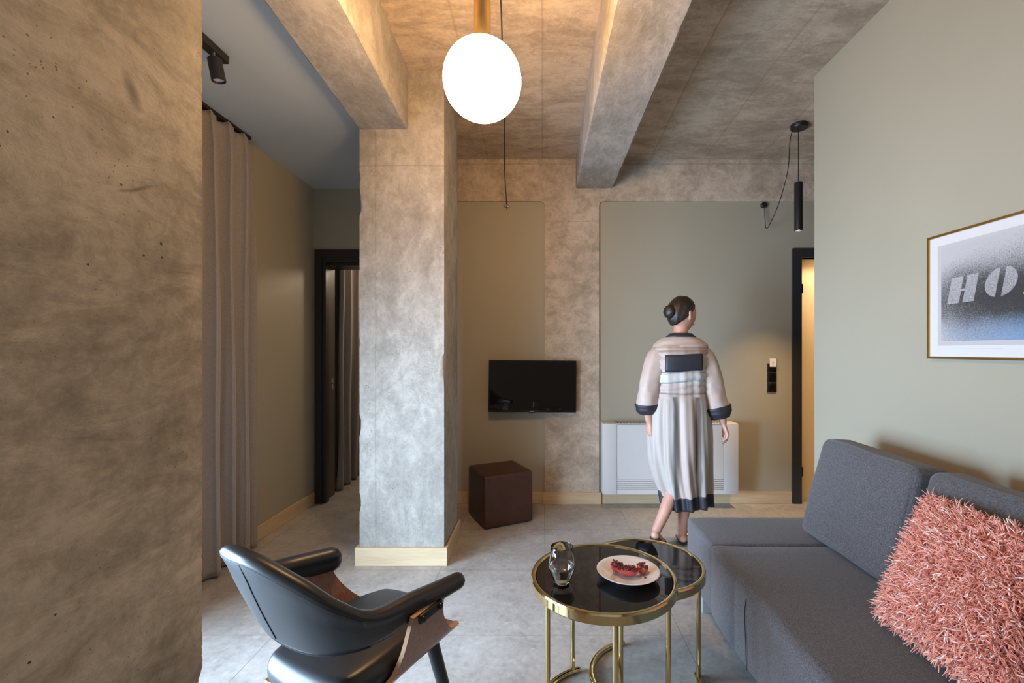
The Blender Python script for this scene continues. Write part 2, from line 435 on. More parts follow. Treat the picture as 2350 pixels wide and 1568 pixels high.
def spline(pts, n=8, closed=False):
    P = [Vector(p) for p in pts]; out = []
    m = len(P)
    for i in range(m if closed else m - 1):
        p0 = P[(i - 1) % m] if closed or i > 0 else P[0] * 2 - P[1]
        p1 = P[i]; p2 = P[(i + 1) % m]
        p3 = P[(i + 2) % m] if closed or i + 2 < m else P[-1] * 2 - P[-2]
        for k in range(n):
            t = k / n
            out.append(0.5 * ((2 * p1) + (p2 - p0) * t + (2 * p0 - 5 * p1 + 4 * p2 - p3) * t * t + (3 * p1 - p0 - 3 * p2 + p3) * t ** 3))
    if not closed: out.append(P[-1].copy())
    return out
def g_tube(pts, radii, sides=12, cap=True, squash=None):
    P = [Vector(p) for p in pts]
    if isinstance(radii, (int, float)): radii = [radii] * len(P)
    V, F = [], []
    ref = None
    rings = []
    R = list(radii)
    T = []
    for i in range(len(P)):
        a = P[max(i - 1, 0)]; b = P[min(i + 1, len(P) - 1)]
        T.append((b - a).normalized())
    seq = []
    if cap:
        for k in (3, 2, 1):
            an = k / 3 * PI / 2
            seq.append((P[0] - T[0] * R[0] * math.sin(an), R[0] * max(math.cos(an), 0.02), T[0]))
    for p, r, t in zip(P, R, T): seq.append((p, r, t))
    if cap:
        for k in (1, 2, 3):
            an = k / 3 * PI / 2
            seq.append((P[-1] + T[-1] * R[-1] * math.sin(an), R[-1] * max(math.cos(an), 0.02), T[-1]))
    u = None
    for p, r, t in seq:
        if u is None:
            u = t.orthogonal().normalized()
        else:
            u = (u - t * u.dot(t))
            u = u.normalized() if u.length > 1e-6 else t.orthogonal().normalized()
        w = t.cross(u)
        for i in range(sides):
            a = 2 * PI * i / sides
            V.append(p + (u * math.cos(a) + w * math.sin(a)) * r)
    n = len(seq)
    for j in range(n - 1):
        for i in range(sides):
            i2 = (i + 1) % sides
            F.append((j * sides + i, j * sides + i2, (j + 1) * sides + i2, (j + 1) * sides + i))
    F.append(tuple(range(sides - 1, -1, -1))); F.append(tuple((n - 1) * sides + i for i in range(sides)))
    return V, F
def tube(name, pts, r, m, parent=None, sides=12):
    v, f = g_tube(pts, r, sides); return link_mesh(name, v, f, m, parent)
def g_loft(rings, cap=True, closed=True):
    V = [p for r in rings for p in r]; n = len(rings[0]); F = []
    for j in range(len(rings) - 1):
        for i in range(n if closed else n - 1):
            i2 = (i + 1) % n
            F.append((j * n + i, j * n + i2, (j + 1) * n + i2, (j + 1) * n + i))
    if cap and closed:
        F.append(tuple(range(n - 1, -1, -1))); F.append(tuple((len(rings) - 1) * n + i for i in range(n)))
    return V, F
def g_rbox(hx, hy, hz, r, n=8, puff=(0, 0, 0), corner=4, pw=0.5):
    """rounded, slightly puffed box about the origin; returns verts, faces"""
    def axis(h):
        L = [-h + r * (1 - math.cos(PI / 2 * i / corner)) * 1.0 for i in range(corner)]
        inner = [(-h + r) + (2 * h - 2 * r) * i / n for i in range(n + 1)]
        return L + inner + [-x for x in reversed(L)]
    A = [axis(hx), axis(hy), axis(hz)]; H = (hx, hy, hz)
    V, F = [], []
    for ax in range(3):
        b, c = [(1, 2), (2, 0), (0, 1)][ax]
        for s in (-1, 1):
            base = len(V)
            for pb in A[b]:
                for pc in A[c]:
                    p = [0, 0, 0]; p[ax] = s * H[ax]; p[b] = pb; p[c] = pc
                    q = [max(-(H[i] - r), min(H[i] - r, p[i])) for i in range(3)]
                    d = Vector(p) - Vector(q)
                    if d.length > 1e-9: d = d.normalized() * r
                    w = Vector(q) + d
                    fb = 1 - (pb / H[b]) ** 2; fc = 1 - (pc / H[c]) ** 2
                    w[ax] += s * puff[ax] * (max(fb, 0) * max(fc, 0)) ** pw
                    V.append(w)
            nb, nc = len(A[b]), len(A[c])
            for i in range(nb - 1):
                for j in range(nc - 1):
                    q = (base + i * nc + j, base + (i + 1) * nc + j, base + (i + 1) * nc + j + 1, base + i * nc + j + 1)
                    F.append(q if s > 0 else q[::-1])
    return V, F
def ico(c, r, sub=2, sc=(1, 1, 1)):
    bm = bmesh.new(); bmesh.ops.create_icosphere(bm, subdivisions=sub, radius=1)
    bm.verts.index_update()
    v = [(c[0] + p.co.x * r * sc[0], c[1] + p.co.y * r * sc[1], c[2] + p.co.z * r * sc[2]) for p in bm.verts]
    f = [tuple(q.index for q in t.verts) for t in bm.faces]; bm.free(); return v, f
def wall_xz(x0, x1, z0, z1, y0, y1, holes):
    """wall slab between y0 and y1 with rectangular holes (x0,x1,z0,z1)"""
    xs = sorted({x0, x1, *[h[0] for h in holes], *[h[1] for h in holes]})
    zs = sorted({z0, z1, *[h[2] for h in holes], *[h[3] for h in holes]})
    parts = []
    for i in range(len(xs) - 1):
        run = None
        for j in range(len(zs) - 1):
            cx = (xs[i] + xs[i + 1]) / 2; cz = (zs[j] + zs[j + 1]) / 2
            if any(h[0] < cx < h[1] and h[2] < cz < h[3] for h in holes): continue
            parts.append(g_box(xs[i], xs[i + 1], y0, y1, zs[j], zs[j + 1]))
    return join(*parts)
def swapxy(vf):
    return [(v[1], v[0], v[2]) for v in vf[0]], [f[::-1] for f in vf[1]]

# ------------------------------------------------------------------ the room
BW = 3.82          # back wall plane
BF = 3.80          # face of the concrete frame in the back wall
LW = -1.92         # left wall plane
RW = 1.655         # right wall plane
RE = 2.77          # where the right wall ends
struct(box('floor', -4.2, 4.4, -1.75, 6.2, -0.06, 0.0, M['floor']))
# back wall: doorway at the left, shower-room door at the right
back = wall_xz(LW - 0.2, 3.4, 0, 2.95, BW, BW + 0.2, [(-1.885, -1.05, -1, 2.085), (2.165, 2.98, -1, 2.06)])
struct(link_mesh('wall_back', *back, M['olive'], smooth=False))
left = swapxy(wall_xz(-1.8, 6.2, 0, 2.95, LW - 0.2, LW, [(0.32, 1.88, 0.04, 1.60), (-1.25, 0.15, 0.04, 2.1)]))
struct(link_mesh('wall_left', *left, M['olive'], smooth=False))
struct(box('wall_right', RW, RW + 0.16, -1.8, RE, 0, 3.0, M['olive']))
rear = wall_xz(LW - 0.2, RW + 0.16, 0, 3.0, -1.8, -1.6, [(-1.65, 1.3, 1.15, 2.45)])
struct(link_mesh('wall_rear', *rear, M['olive'], smooth=False))
struct(box('wall_hall', 3.4, 3.5, 1.0, BW + 0.2, 0, 3.0, M['olive']))
struct(box('wall_hall_front', RW + 0.16, 3.5, 1.0, 1.1, 0, 3.0, M['olive']))
# concrete slab, gently falling towards the back beam
def slab_z(y): return 2.95 if y < 2.75 else 2.95 - (y - 2.75) / (BF - 2.75) * 0.072
v = []
ys = [-1.8, 0.5, 1.5, 2.75, BF + 0.05]
for y in ys:
    for z in (slab_z(y), slab_z(y) + 0.2):
        v += [(-2.1, y, z), (3.5, y, z)]
f = []
for i in range(len(ys) - 1):
    b = i * 4
    f += [(b, b + 4, b + 5, b + 1), (b + 2, b + 3, b + 7, b + 6), (b, b + 2, b + 6, b + 4), (b + 1, b + 5, b + 7, b + 3)]
f += [(0, 1, 3, 2), (16, 18, 19, 17)]
struct(link_mesh('ceiling', v, f, M['conc_slab'], smooth=False))
struct(box('ceiling_left', LW - 0.1, -1.06, -1.7, BW + 0.01, 2.64, 2.74, M['ceil_paint']))

def rough_prism(name, plan, z0, z1, m, nz=60, jit=0.006, res=0.05, corner_jit=0.012):
    """upright prism over a plan polygon with slightly crumbled arrises"""
    P = []
    n = len(plan)
    for i in range(n):
        a = Vector((*plan[i], 0)); b = Vector((*plan[(i + 1) % n], 0))
        L = (b - a).length; k = max(2, int(L / res))
        ts = sorted({0.0, min(0.012 / L, 0.3), min(0.03 / L, 0.4), *[j / k for j in range(1, k)], 1 - min(0.03 / L, 0.4), 1 - min(0.012 / L, 0.3)})
        for t in ts: P.append((a.lerp(b, t), min(t, 1 - t) * L))
    cen = sum((p for p, _ in P), Vector()) / len(P)
    rings = []
    for j in range(nz + 1):
        z = z0 + (z1 - z0) * j / nz
        ring = []
        for p, d in P:
            q = Vector((p.x, p.y, z))
            e = (noise.noise(q * 3.0) * 0.5 + noise.noise(q * 14) * 0.5)
            amt = jit * e
            if d < 0.02:
                chip = max(0.0, noise.noise(Vector((p.x * 9, p.y * 9, z * 6.5))) - 0.30) * 5.0 * (0.6 + 0.8 * abs(noise.noise(Vector((p.x, p.y, z * 38)))))
                c = min(chip, 1.3) + 0.16 * abs(noise.noise(Vector((p.x, p.y, z * 55)))) + 0.30 * max(0, noise.noise(Vector((p.x, p.y, z * 160))))
                amt -= corner_jit * c * (1 if d < 0.001 else 0.45)
                amt -= 0.003
            dirn = (q - Vector((cen.x, cen.y, z))); dirn.z = 0
            q = q + dirn.normalized() * amt
            ring.append(q)
        rings.append(ring)
    V, F = g_loft(rings)
    return link_mesh(name, V, F, m, angle=60)
# near pillar (its right-hand face fills the left of the picture) and the column behind it
struct(rough_prism('pillar', [(-1.10, 0.30), (-0.60, 0.30), (-0.60, 0.808), (-1.10, 0.808)], 0, 2.95, M['conc_near'], nz=900, jit=0.0008, res=0.08, corner_jit=0.009),
       'rough concrete pillar close to the camera')
struct(rough_prism('column', [(-1.095, 2.715), (-0.585, 2.715), (-0.585, 3.148), (-1.095, 3.148)], 0, 2.96, M['conc_col'], nz=520, jit=0.0008, res=0.06, corner_jit=0.007),
       'square concrete column standing free in the room')
def beam(name, p0, p1, x_left, x_right, z0, z1, m, n=90):
    """beam along y with slightly uneven lower arrises; x_left / x_right are (start, end) pairs"""
    rings = []
    for j in range(n + 1):
        t = j / n; y = p0 + (p1 - p0) * t
        xl = x_left[0] + (x_left[1] - x_left[0]) * t; xr = x_right[0] + (x_right[1] - x_right[0]) * t
        def w(s): return noise.noise(Vector((s, y * 6, 0))) * 0.004
        ch = 0.010
        rings.append([(xl + w(1), y, z1), (xl + w(1), y, z0 + ch + abs(w(7))), (xl + ch + abs(w(3)), y, z0 + w(2)), (xr - ch - abs(w(4)), y, z0 + w(5)), (xr + w(6), y, z0 + ch + abs(w(8))), (xr + w(6), y, z1)])
    V, F = g_loft(rings)
    return struct(link_mesh(name, V, F, m, angle=30))
beam('beam_left', 0.5, 2.72, (-1.005, -1.100), (-0.705, -0.800), 2.60, 2.96, M['conc_beam'])
beam('beam_right', -1.6, BF + 0.02, (0.285, 0.277), (0.585, 0.590), 2.636, 2.96, M['conc_beam'])
# concrete frame in the back wall: beam and pilaster in one pour, with rounded inner corners
def frame_poly():
    L0, L1, T, B = -0.93, 3.4, 2.90, 2.528
    pl, pr, r = 0.018, 0.473, 0.035
    pts = [(L0, B)]
    for k in range(5):
        a = PI / 2 - k / 4 * PI / 2
        pts.append((pl - r + r * math.cos(a), B - r + r * math.sin(a)))
    pts += [(pl, 0.0), (pr, 0.0)]
    for k in range(5):
        a = PI - k / 4 * PI / 2
        pts.append((pr + r + r * math.cos(a), B - r + r * math.sin(a)))
    pts += [(L1, B), (L1, T), (L0, T)]
    return pts
fp = frame_poly(); n = len(fp)
V = [(x, BF, z) for x, z in fp] + [(x, BW + 0.03, z) for x, z in fp]
F = [tuple(range(n)), tuple(range(2 * n - 1, n - 1, -1))] + [(i, (i + 1) % n, n + (i + 1) % n, n + i) for i in range(n)]
struct(link_mesh('beam_back', V, F, M['conc_back'], smooth=False))
# plywood baseboards
def bb(name, x0, x1, y0, y1, h=0.098): return struct(box(name, x0, x1, y0, y1, 0, h, M['birch'], None, 0.002, 1))
bb('baseboard_back_left', -1.045, 0.018, BW - 0.016, BW)
bb('baseboard_back_middle', 0.003, 0.488, BF - 0.015, BF, 0.10)
bb('baseboard_back_right', 0.488, 2.088, BW - 0.016, BW)
bb('baseboard_left', LW, LW + 0.016, 2.1, BW - 0.005)
bb('baseboard_next_room', LW, LW + 0.016, BW + 0.2, 6.0)
bb('baseboard_column_front', -1.115, -0.566, 2.70, 2.715, 0.108)
bb('baseboard_column_right', -0.582, -0.566, 2.715, 3.16, 0.108)
bb('baseboard_column_left', -1.115, -1.098, 2.715, 3.16, 0.108)
# doorway at the left: dark steel frame with a deep lining
dl = join(g_box(-1.905, -1.845, BW - 0.02, BW + 0.01, 0, 2.125), g_box(-1.845, -1.0, BW - 0.02, BW + 0.01, 2.065, 2.125),
          g_box(-1.86, -1.815, BW - 0.008, BW + 0.05, 0, 2.02), g_box(-1.86, -1.0, BW - 0.008, BW + 0.05, 2.02, 2.085))
d1 = struct(link_mesh('door_1', *dl, M['darkframe'], smooth=False), 'dark doorway frame to the next room')
box('jamb_lining', -1.885, -1.85, BW + 0.03, BW + 0.235, 0, 2.03, M['jamb'], d1)
box('head_lining', -1.85, -1.05, BW + 0.03, BW + 0.235, 2.0, 2.05, M['darkframe'], d1)
link_mesh('strike_plate', *join(g_box(-1.851, -1.8475, BW + 0.17, BW + 0.20, 0.995, 1.035), g_box(-1.851, -1.8475, BW + 0.17, BW + 0.20, 0.94, 0.985)), M['steel'], d1, smooth=False)
# shower-room door at the right: dark frame, frosted pane on block hinges
dr = join(g_box(2.090, 2.165, BW - 0.022, BW + 0.10, 0, 2.135), g_box(2.165, 3.02, BW - 0.022, BW + 0.10, 2.06, 2.135), g_box(2.945, 3.02, BW - 0.022, BW + 0.10, 0, 2.06))
d2 = struct(link_mesh('door_2', *dr, M['slateframe'], smooth=False), 'dark framed frosted glass door')
box('glass_leaf', 2.172, 2.94, BW + 0.045, BW + 0.055, 0.006, 2.055, M['frosted'], d2)
for zc in (1.805, 0.255):
    box('hinge', 2.160, 2.205, BW + 0.028, BW + 0.070, zc - 0.04, zc + 0.04, M['black'], d2, 0.004, 2)
    box('hinge_screw', 2.180, 2.188, BW + 0.024, BW + 0.029, zc - 0.004, zc + 0.004, M['steel'], bpy.data.objects[d2.name].children[-1])
# lit shower room behind it and the room beyond the left doorway
struct(join_obj := link_mesh('wall_shower_room', *join(g_box(2.1, 3.2, 5.2, 5.3, 0, 2.6), g_box(2.0, 2.1, BW + 0.2, 5.3, 0, 2.6), g_box(3.2, 3.3, BW + 0.2, 5.3, 0, 2.6), g_box(2.0, 3.3, BW + 0.2, 5.3, 2.5, 2.6)), M['white_paint'], smooth=False))
struct(link_mesh('wall_next_room', *join(g_box(LW - 0.2, -0.4, 6.1, 6.2, 0, 2.7), g_box(-0.5, -0.4, BW + 0.2, 6.2, 0, 2.7), g_box(LW - 0.2, -0.4, BW + 0.2, 6.2, 2.6, 2.7)), M['olive'], smooth=False))
def point(name, loc, e, col, r=0.05, kind='POINT', **kw):
    d = bpy.data.lights.new(name, kind); d.energy = e; d.color = col; d.shadow_soft_size = r
    for k, x in kw.items(): setattr(d, k, x)
    o = bpy.data.objects.new(name, d); COL.objects.link(o); o.location = loc; return o
point('shower_room_lamp', (2.40, BW + 0.42, 2.22), 34, (1.0, 0.80, 0.56), 0.06)
point('next_room_lamp', (-1.15, 4.8, 2.2), 26, (1.0, 0.80, 0.58), 0.1)
# windows hidden from this view: frames only
def win_frame(name, a0, a1, z0, z1, y0, y1, mull, swap):
    ps = [g_box(a0, a0 + 0.05, y0, y1, z0, z1), g_box(a1 - 0.05, a1, y0, y1, z0, z1), g_box(a0 + 0.05, a1 - 0.05, y0, y1, z0, z0 + 0.05), g_box(a0 + 0.05, a1 - 0.05, y0, y1, z1 - 0.05, z1)]
    for mx in mull: ps.append(g_box(mx - 0.03, mx + 0.03, y0, y1, z0 + 0.05, z1 - 0.05))
    vf = join(*ps)
    return struct(link_mesh(name, *(swapxy(vf) if swap else vf), M['slateframe'], smooth=False))
win_frame('window_1', 0.32, 1.88, 0.04, 1.60, LW - 0.09, LW - 0.03, (), True)
win_frame('window_3', -1.25, 0.15, 0.04, 2.1, LW - 0.09, LW - 0.03, (), True)
win_frame('window_2', -1.65, 1.3, 1.15, 2.45, -1.72, -1.66, (-0.66, 0.32), False)

# ------------------------------------------------------------------ curtains
def curtain(name, label, y0, y1, x, amp, z0, z1, folds, seed, dx=0.0):
    rnd = random.Random(seed)
    ph = [rnd.uniform(-0.5, 0.5) for _ in range(folds + 2)]
    am = [rnd.uniform(0.75, 1.2) for _ in range(folds + 2)]
    nu, nz = folds * 18, 70
    root = thing(name, label, 'curtain', (x, (y0 + y1) / 2, z0))
    V = []; F = []
    for j in range(nz + 1):
        t = j / nz; z = z0 + (z1 - z0) * t
        top = max(0, (t - 0.94) / 0.06)
        for i in range(nu + 1):
            u = i / nu; fidx = u * folds; k = int(fidx)
            a = amp * (am[k] * (1 - fidx % 1) + am[k + 1] * (fidx % 1))
            p = 2 * PI * fidx + ph[k] * 0.6 * (1 - t) + 0.25 * math.sin(3 * t + k)
            s = math.sin(p); s = math.copysign(abs(s) ** 0.75, s)
            yy = y0 + (y1 - y0) * u + 0.012 * math.cos(2 * p) + 0.02 * (1 - t) * math.sin(1.7 * k + t * 4) * 0.6
            xx = x + a * s * (1 - 0.45 * top) + dx * (1 - t) + 0.006 * math.sin(9 * t + 2 * u * folds)
            V.append((xx, yy, z + (0.008 * math.sin(p * 2) if j == nz else 0) + (0.006 * math.sin(p) if j == 0 else 0)))
    w = nu + 1
    for j in range(nz):
        for i in range(nu):
            F.append((j * w + i, j * w + i + 1, (j + 1) * w + i + 1, (j + 1) * w + i))
    c = link_mesh('curtain_cloth', V, F, M['curtain'], root, angle=180)
    md = c.modifiers.new('cloth', 'SOLIDIFY'); md.thickness = 0.003; md.offset = 0
    box('curtain_track', x - 0.012, x + 0.008, y0 - 0.02, y1 - 0.03, z1 + 0.004, z1 + 0.026, M['black'], root)
    return root
curtain('curtain', 'tall taupe curtain hanging in folds beside the near concrete pillar', 1.98, 2.93, -1.862, 0.040, 0.012, 2.618, 7, 3)
curtain('curtain', 'taupe curtain seen through the dark doorway in the next room', 4.13, 5.4, -1.855, 0.045, 0.012, 2.55, 7, 11, -0.02)

# ------------------------------------------------------------------ ceiling lights
def spot_track():
    r = thing('track_spotlight', 'black spotlight on a short rail under the grey ceiling beside the near pillar', 'spotlight', (-1.47, 2.04, 2.64))
    box('rail', -1.492, -1.448, 1.25, 2.105, 2.604, 2.6398, M['black'], r, 0.002, 1)
    tube('swivel_joint', [(-1.47, 2.035, 2.606), (-1.47, 2.035, 2.588)], 0.008, M['steel'], r)
    rot = Matrix.Translation((-1.468, 2.035, 2.588)) @ Matrix.Rotation(math.radians(-8), 4, 'Y') @ Matrix.Rotation(math.radians(6), 4, 'X')
    vf = g_lathe([(0.0, 0.0), (0.024, 0.0), (0.028, -0.004), (0.0285, -0.098), (0.0255, -0.1), (0.0245, -0.092), (0.0, -0.092)], seg=40)
    hd = link_mesh('spot_head', *xf(vf, rot), M['black'], r)
    vf = g_lathe([(0.0, -0.0935), (0.018, -0.0935), (0.0235, -0.0915)], seg=32)
    link_mesh('lens', *xf(vf, rot), M['lens'], hd)
spot_track()

def globe_lamp():
    gx, gy, gz, R = -0.232, 1.755, 2.322, 0.15
    r = thing('globe_pendant_lamp', 'lit white glass globe hanging on a brass rod from the concrete ceiling', 'pendant lamp', (gx, gy, 2.95))
    prof = [(R * math.sin(PI * i / 40), -R * math.cos(PI * i / 40)) for i in range(41)]
    link_mesh('globe_shade', *g_lathe(prof, (gx, gy, gz), 64), M['globe'], r, angle=180)
    link_mesh('brass_rod', *g_lathe([(0.0, 0.143), (0.029, 0.143), (0.032, 0.147), (0.032, 0.615), (0.0, 0.615)], (gx, gy, gz), 40), M['brass_satin'], r)
    link_mesh('ceiling_rose', *g_lathe([(0.0, 0.600), (0.058, 0.600), (0.06, 0.605), (0.06, 0.629), (0.0, 0.629)], (gx, gy, gz), 40), M['brass_satin'], r)
    pts = spline([(-0.19, 1.76, 2.945), (-0.182, 1.98, 2.81), (-0.205, 2.35, 2.715), (-0.226, 2.72, 2.655), (-0.267, 3.2, 2.575), (-0.295, 3.70, 2.525), (-0.298, BW - 0.03, 2.49), (-0.297, BW - 0.025, 2.455)], 8)
    tube('power_cord', pts, 0.0033, M['black'], r, 8)
    h = link_mesh('cord_hook', *join(g_tube([(-0.300, BW, 2.505), (-0.300, BW - 0.02, 2.50), (-0.300, BW - 0.035, 2.495), (-0.300, BW - 0.038, 2.515)], 0.0035, 8),
                                     g_tube([(-0.314, BW - 0.006, 2.490), (-0.300, BW - 0.008, 2.498), (-0.286, BW - 0.006, 2.488)], 0.012, 8)), M['steel'], r)
globe_lamp()

def tube_pendant():
    x, y = 1.856, 3.29; zc = slab_z(y)
    r = thing('tube_pendant_lamp', 'slim black tube pendant light hanging near the frosted door', 'pendant lamp', (x, y, zc))
    link_mesh('canopy', *g_lathe([(0.0, -0.028), (0.055, -0.028), (0.058, -0.024), (0.058, 0.004), (0.0, 0.004)], (x, y, zc), 40), M['black'], r)
    tube('hanging_cable', [(x - 0.006, y, zc - 0.03), (x - 0.006, y, 2.49)], 0.003, M['black'], r, 8)
    link_mesh('tube_shade', *g_lathe([(0.0, 2.497), (0.024, 2.497), (0.0275, 2.49), (0.0275, 2.147), (0.0245, 2.146), (0.0235, 2.165), (0.0, 2.165)], (x - 0.006, y, 0), 40), M['black'], r)
    link_mesh('bulb', *g_lathe([(0.0, 2.153), (0.016, 2.154), (0.0232, 2.158), (0.0225, 2.163), (0.0, 2.1635)], (x - 0.006, y, 0), 32), M['bulb'], r)
    pts = spline([(x - 0.05, y - 0.02, zc - 0.018), (1.79, 3.29, 2.80), (1.795, 3.33, 2.60), (1.80, 3.45, 2.42), (1.815, 3.62, 2.30), (1.838, 3.74, 2.285), (1.850, 3.785, 2.38), (1.853, BW - 0.022, 2.49)], 8)
    tube('supply_cord', pts, 0.0031, M['black'], r, 8)
    vf = g_lathe([(0.0, 0.0), (0.024, 0.0), (0.024, 0.02), (0.020, 0.024), (0.0, 0.024)], seg=32)
    link_mesh('wall_mount', *xf(vf, Matrix.Translation((1.852, BW, 2.498)) @ Matrix.Rotation(PI / 2, 4, 'X')), M['black'], r)
    l = point('tube_pendant_light', (x - 0.006, y, 2.148), 120, (1.0, 0.68, 0.38), 0.02, 'SPOT', spot_size=math.radians(78), spot_blend=0.8)
    l.rotation_euler = (0, 0, 0)
tube_pendant()

# ------------------------------------------------------------------ television
def television():
    r = thing('television', 'flat black television mounted on the back wall above the brown cube pouf', 'television', (-0.082, 3.76, 0.98))
    rot = Matrix.Translation((-0.082, 3.735, 0.988)) @ Matrix.Rotation(math.radians(2.0), 4, 'Z') @ Matrix.Rotation(math.radians(0.6), 4, 'Y')
    W, H = 0.358, 0.2125
    link_mesh('cabinet', *xf(bevelled(g_box(-W, W, -0.004, 0.045, -H, H), 0.004, 2), rot), M['bezel'], r)
    bz = join(g_box(-W, W, -0.009, -0.003, H - 0.010, H), g_box(-W, W, -0.009, -0.003, -H, -H + 0.017), g_box(-W, -W + 0.010, -0.009, -0.003, -H + 0.017, H - 0.010), g_box(W - 0.010, W, -0.009, -0.003, -H + 0.017, H - 0.010))
    b = link_mesh('bezel', *xf(bz, rot), M['bezel'], r, smooth=False)
    link_mesh('screen', *xf(g_box(-W + 0.010, W - 0.010, -0.0062, -0.0035, -H + 0.017, H - 0.010), rot), M['screen'], r, smooth=False)
    link_mesh('maker_badge', *xf(g_box(-0.020, 0.012, -0.0102, -0.009, -H + 0.005, -H + 0.010), rot), M['steel'], b, smooth=False)
    link_mesh('sensor_bump', *xf(bevelled(g_box(-0.028, 0.020, -0.006, 0.008, -H - 0.006, -H + 0.001), 0.002, 2), rot), M['bezel'], r)
    box('wall_bracket', -0.20, 0.00, 3.775, BF, 0.92, 1.06, M['black'], r)
television()

# ------------------------------------------------------------------ cube pouf
def pouf():
    cx, cy = (-0.0686 - 0.586) / 2, (3.408 + 3.568) / 2
    a = math.radians(26.8)
    r = thing('cube_pouf', 'dark brown leather cube pouf on the floor under the television', 'pouf', (cx, cy, 0), a)
    mt = Matrix.Translation((cx, cy, 0)) @ Matrix.Rotation(a, 4, 'Z')
    v, f = g_rbox(0.19, 0.19, 0.185, 0.016, 10, (0.004, 0.004, 0.008))
    link_mesh('upholstered_body', *xf((v, f), mt @ Matrix.Translation((0, 0, 0.193))), M['leather_brown'], r)
    e = 0.180
    for pts in ([(-e, -e, 0.378), (e, -e, 0.378), (e, e, 0.378), (-e, e, 0.378), (-e, -e, 0.378)],):
        link_mesh('top_piping', *xf(g_tube([Vector(p) for p in pts], 0.0022, 8), mt), M['leather_brown'], r)
    for sx in (-1, 1):
        for sy in (-1, 1):
            link_mesh('foot', *xf(g_lathe([(0.0, 0), (0.016, 0), (0.016, 0.012), (0.0, 0.012)], (sx * 0.15, sy * 0.15, 0), 20), mt), M['black'], r)
pouf()

# ------------------------------------------------------------------ fan coil unit
def fan_coil():
    x0, x1, y0, y1, z0, z1 = 0.485, 1.582, 3.672, BW - 0.002, 0.118, 0.691
    r = thing('fan_coil_unit', 'white wall-hung fan coil heater low on the back wall behind the walking person', 'heater', ((x0 + x1) / 2, y1, z0))
    s = 0.116
    link_mesh('side_panel', *bevelled(g_box(x0, x0 + s, y0, y1, z0, z1), 0.004, 2), M['white_metal'], r)
    link_mesh('side_panel', *bevelled(g_box(x1 - s, x1, y0, y1, z0, z1), 0.004, 2), M['white_metal'], r)
    g = 0.12
    link_mesh('front_panel', *bevelled(g_box(x0 + s + 0.002, x1 - s - 0.002, y0 + 0.003, y0 + 0.03, z0 + g, z1 - 0.006), 0.002, 1), M['white_metal'], r)
    box('inner_case', x0 + s, x1 - s, y0 + 0.02, y1, z0 + 0.004, z1 - 0.02, M['white_dark'], r)
    for k in range(5):
        zz = z0 + 0.044 + k * 0.0155
        link_mesh('vent_slat', *bevelled(g_box(x0 + s + 0.002, x1 - s - 0.002, y0 + 0.003, y0 + 0.022, zz, zz + 0.0128), 0.001, 1), M['white_metal'], r)
    box('lower_strip', x0 + s + 0.002, x1 - s - 0.002, y0 + 0.003, y0 + 0.03, z0, z0 + 0.041, M['white_metal'], r, 0.001, 1)
    box('top_rim', x0 + s, x1 - s, y0 + 0.003, y0 + 0.02, z1 - 0.012, z1, M['white_metal'], r, 0.001, 1)
    grille = [g_box(x0 + s + k * 0.0262, x0 + s + k * 0.0262 + 0.012, y0 + 0.02, y1 - 0.02, z1 - 0.014, z1 - 0.004) for k in range(33)]
    link_mesh('top_grille', *join(*grille), M['white_metal'], r, smooth=False)
    box('control_mark', x1 - s - 0.115, x1 - s - 0.085, y0 + 0.0015, y0 + 0.0035, z1 - 0.058, z1 - 0.052, M['cardmark'], r)
fan_coil()

# ------------------------------------------------------------------ switches and key card
def switches():
    x0, x1 = 1.884, 1.963
    zs = [1.173, 1.091, 1.010]
    names = [('key_card_switch', 'black key card holder on the back wall, top plate of three', 'card holder'),
             ('light_switch', 'black square light switch directly under the key card holder', 'switch'),
             ('light_switch', 'black square light switch at the foot of the column of three plates', 'switch')]
    for (nm, lb, ct), zt in zip(names, zs):
        r = thing(nm, lb, ct, ((x0 + x1) / 2, BW, zt - 0.039), 0, 'wall plates' if ct == 'switch' else None)
        box('back_plate', x0, x1, BW - 0.008, BW, zt - 0.077, zt, M['black'], r, 0.002, 1)
        if ct == 'switch':
            box('rocker', x0 + 0.011, x1 - 0.011, BW - 0.013, BW - 0.007, zt - 0.067, zt - 0.010, M['bezel'], r, 0.002, 1)
        else:
            box('card_slot', x0 + 0.008, x1 - 0.008, BW - 0.020, BW - 0.007, zt - 0.070, zt - 0.028, M['bezel'], r, 0.003, 2)
    c = thing('key_card', 'white key card standing in the black holder on the back wall', 'card', (x0 + 0.045, BW - 0.012, 1.12))
    box('card_body', x0 + 0.018, x1 - 0.006, BW - 0.0125, BW - 0.0110, 1.125, 1.213, M['card'], c)
    for k in range(3): box('printed_mark', x0 + 0.038, x0 + 0.052, BW - 0.0130, BW - 0.0124, 1.165 + k * 0.009, 1.170 + k * 0.009, M['cardmark'], c)
switches()

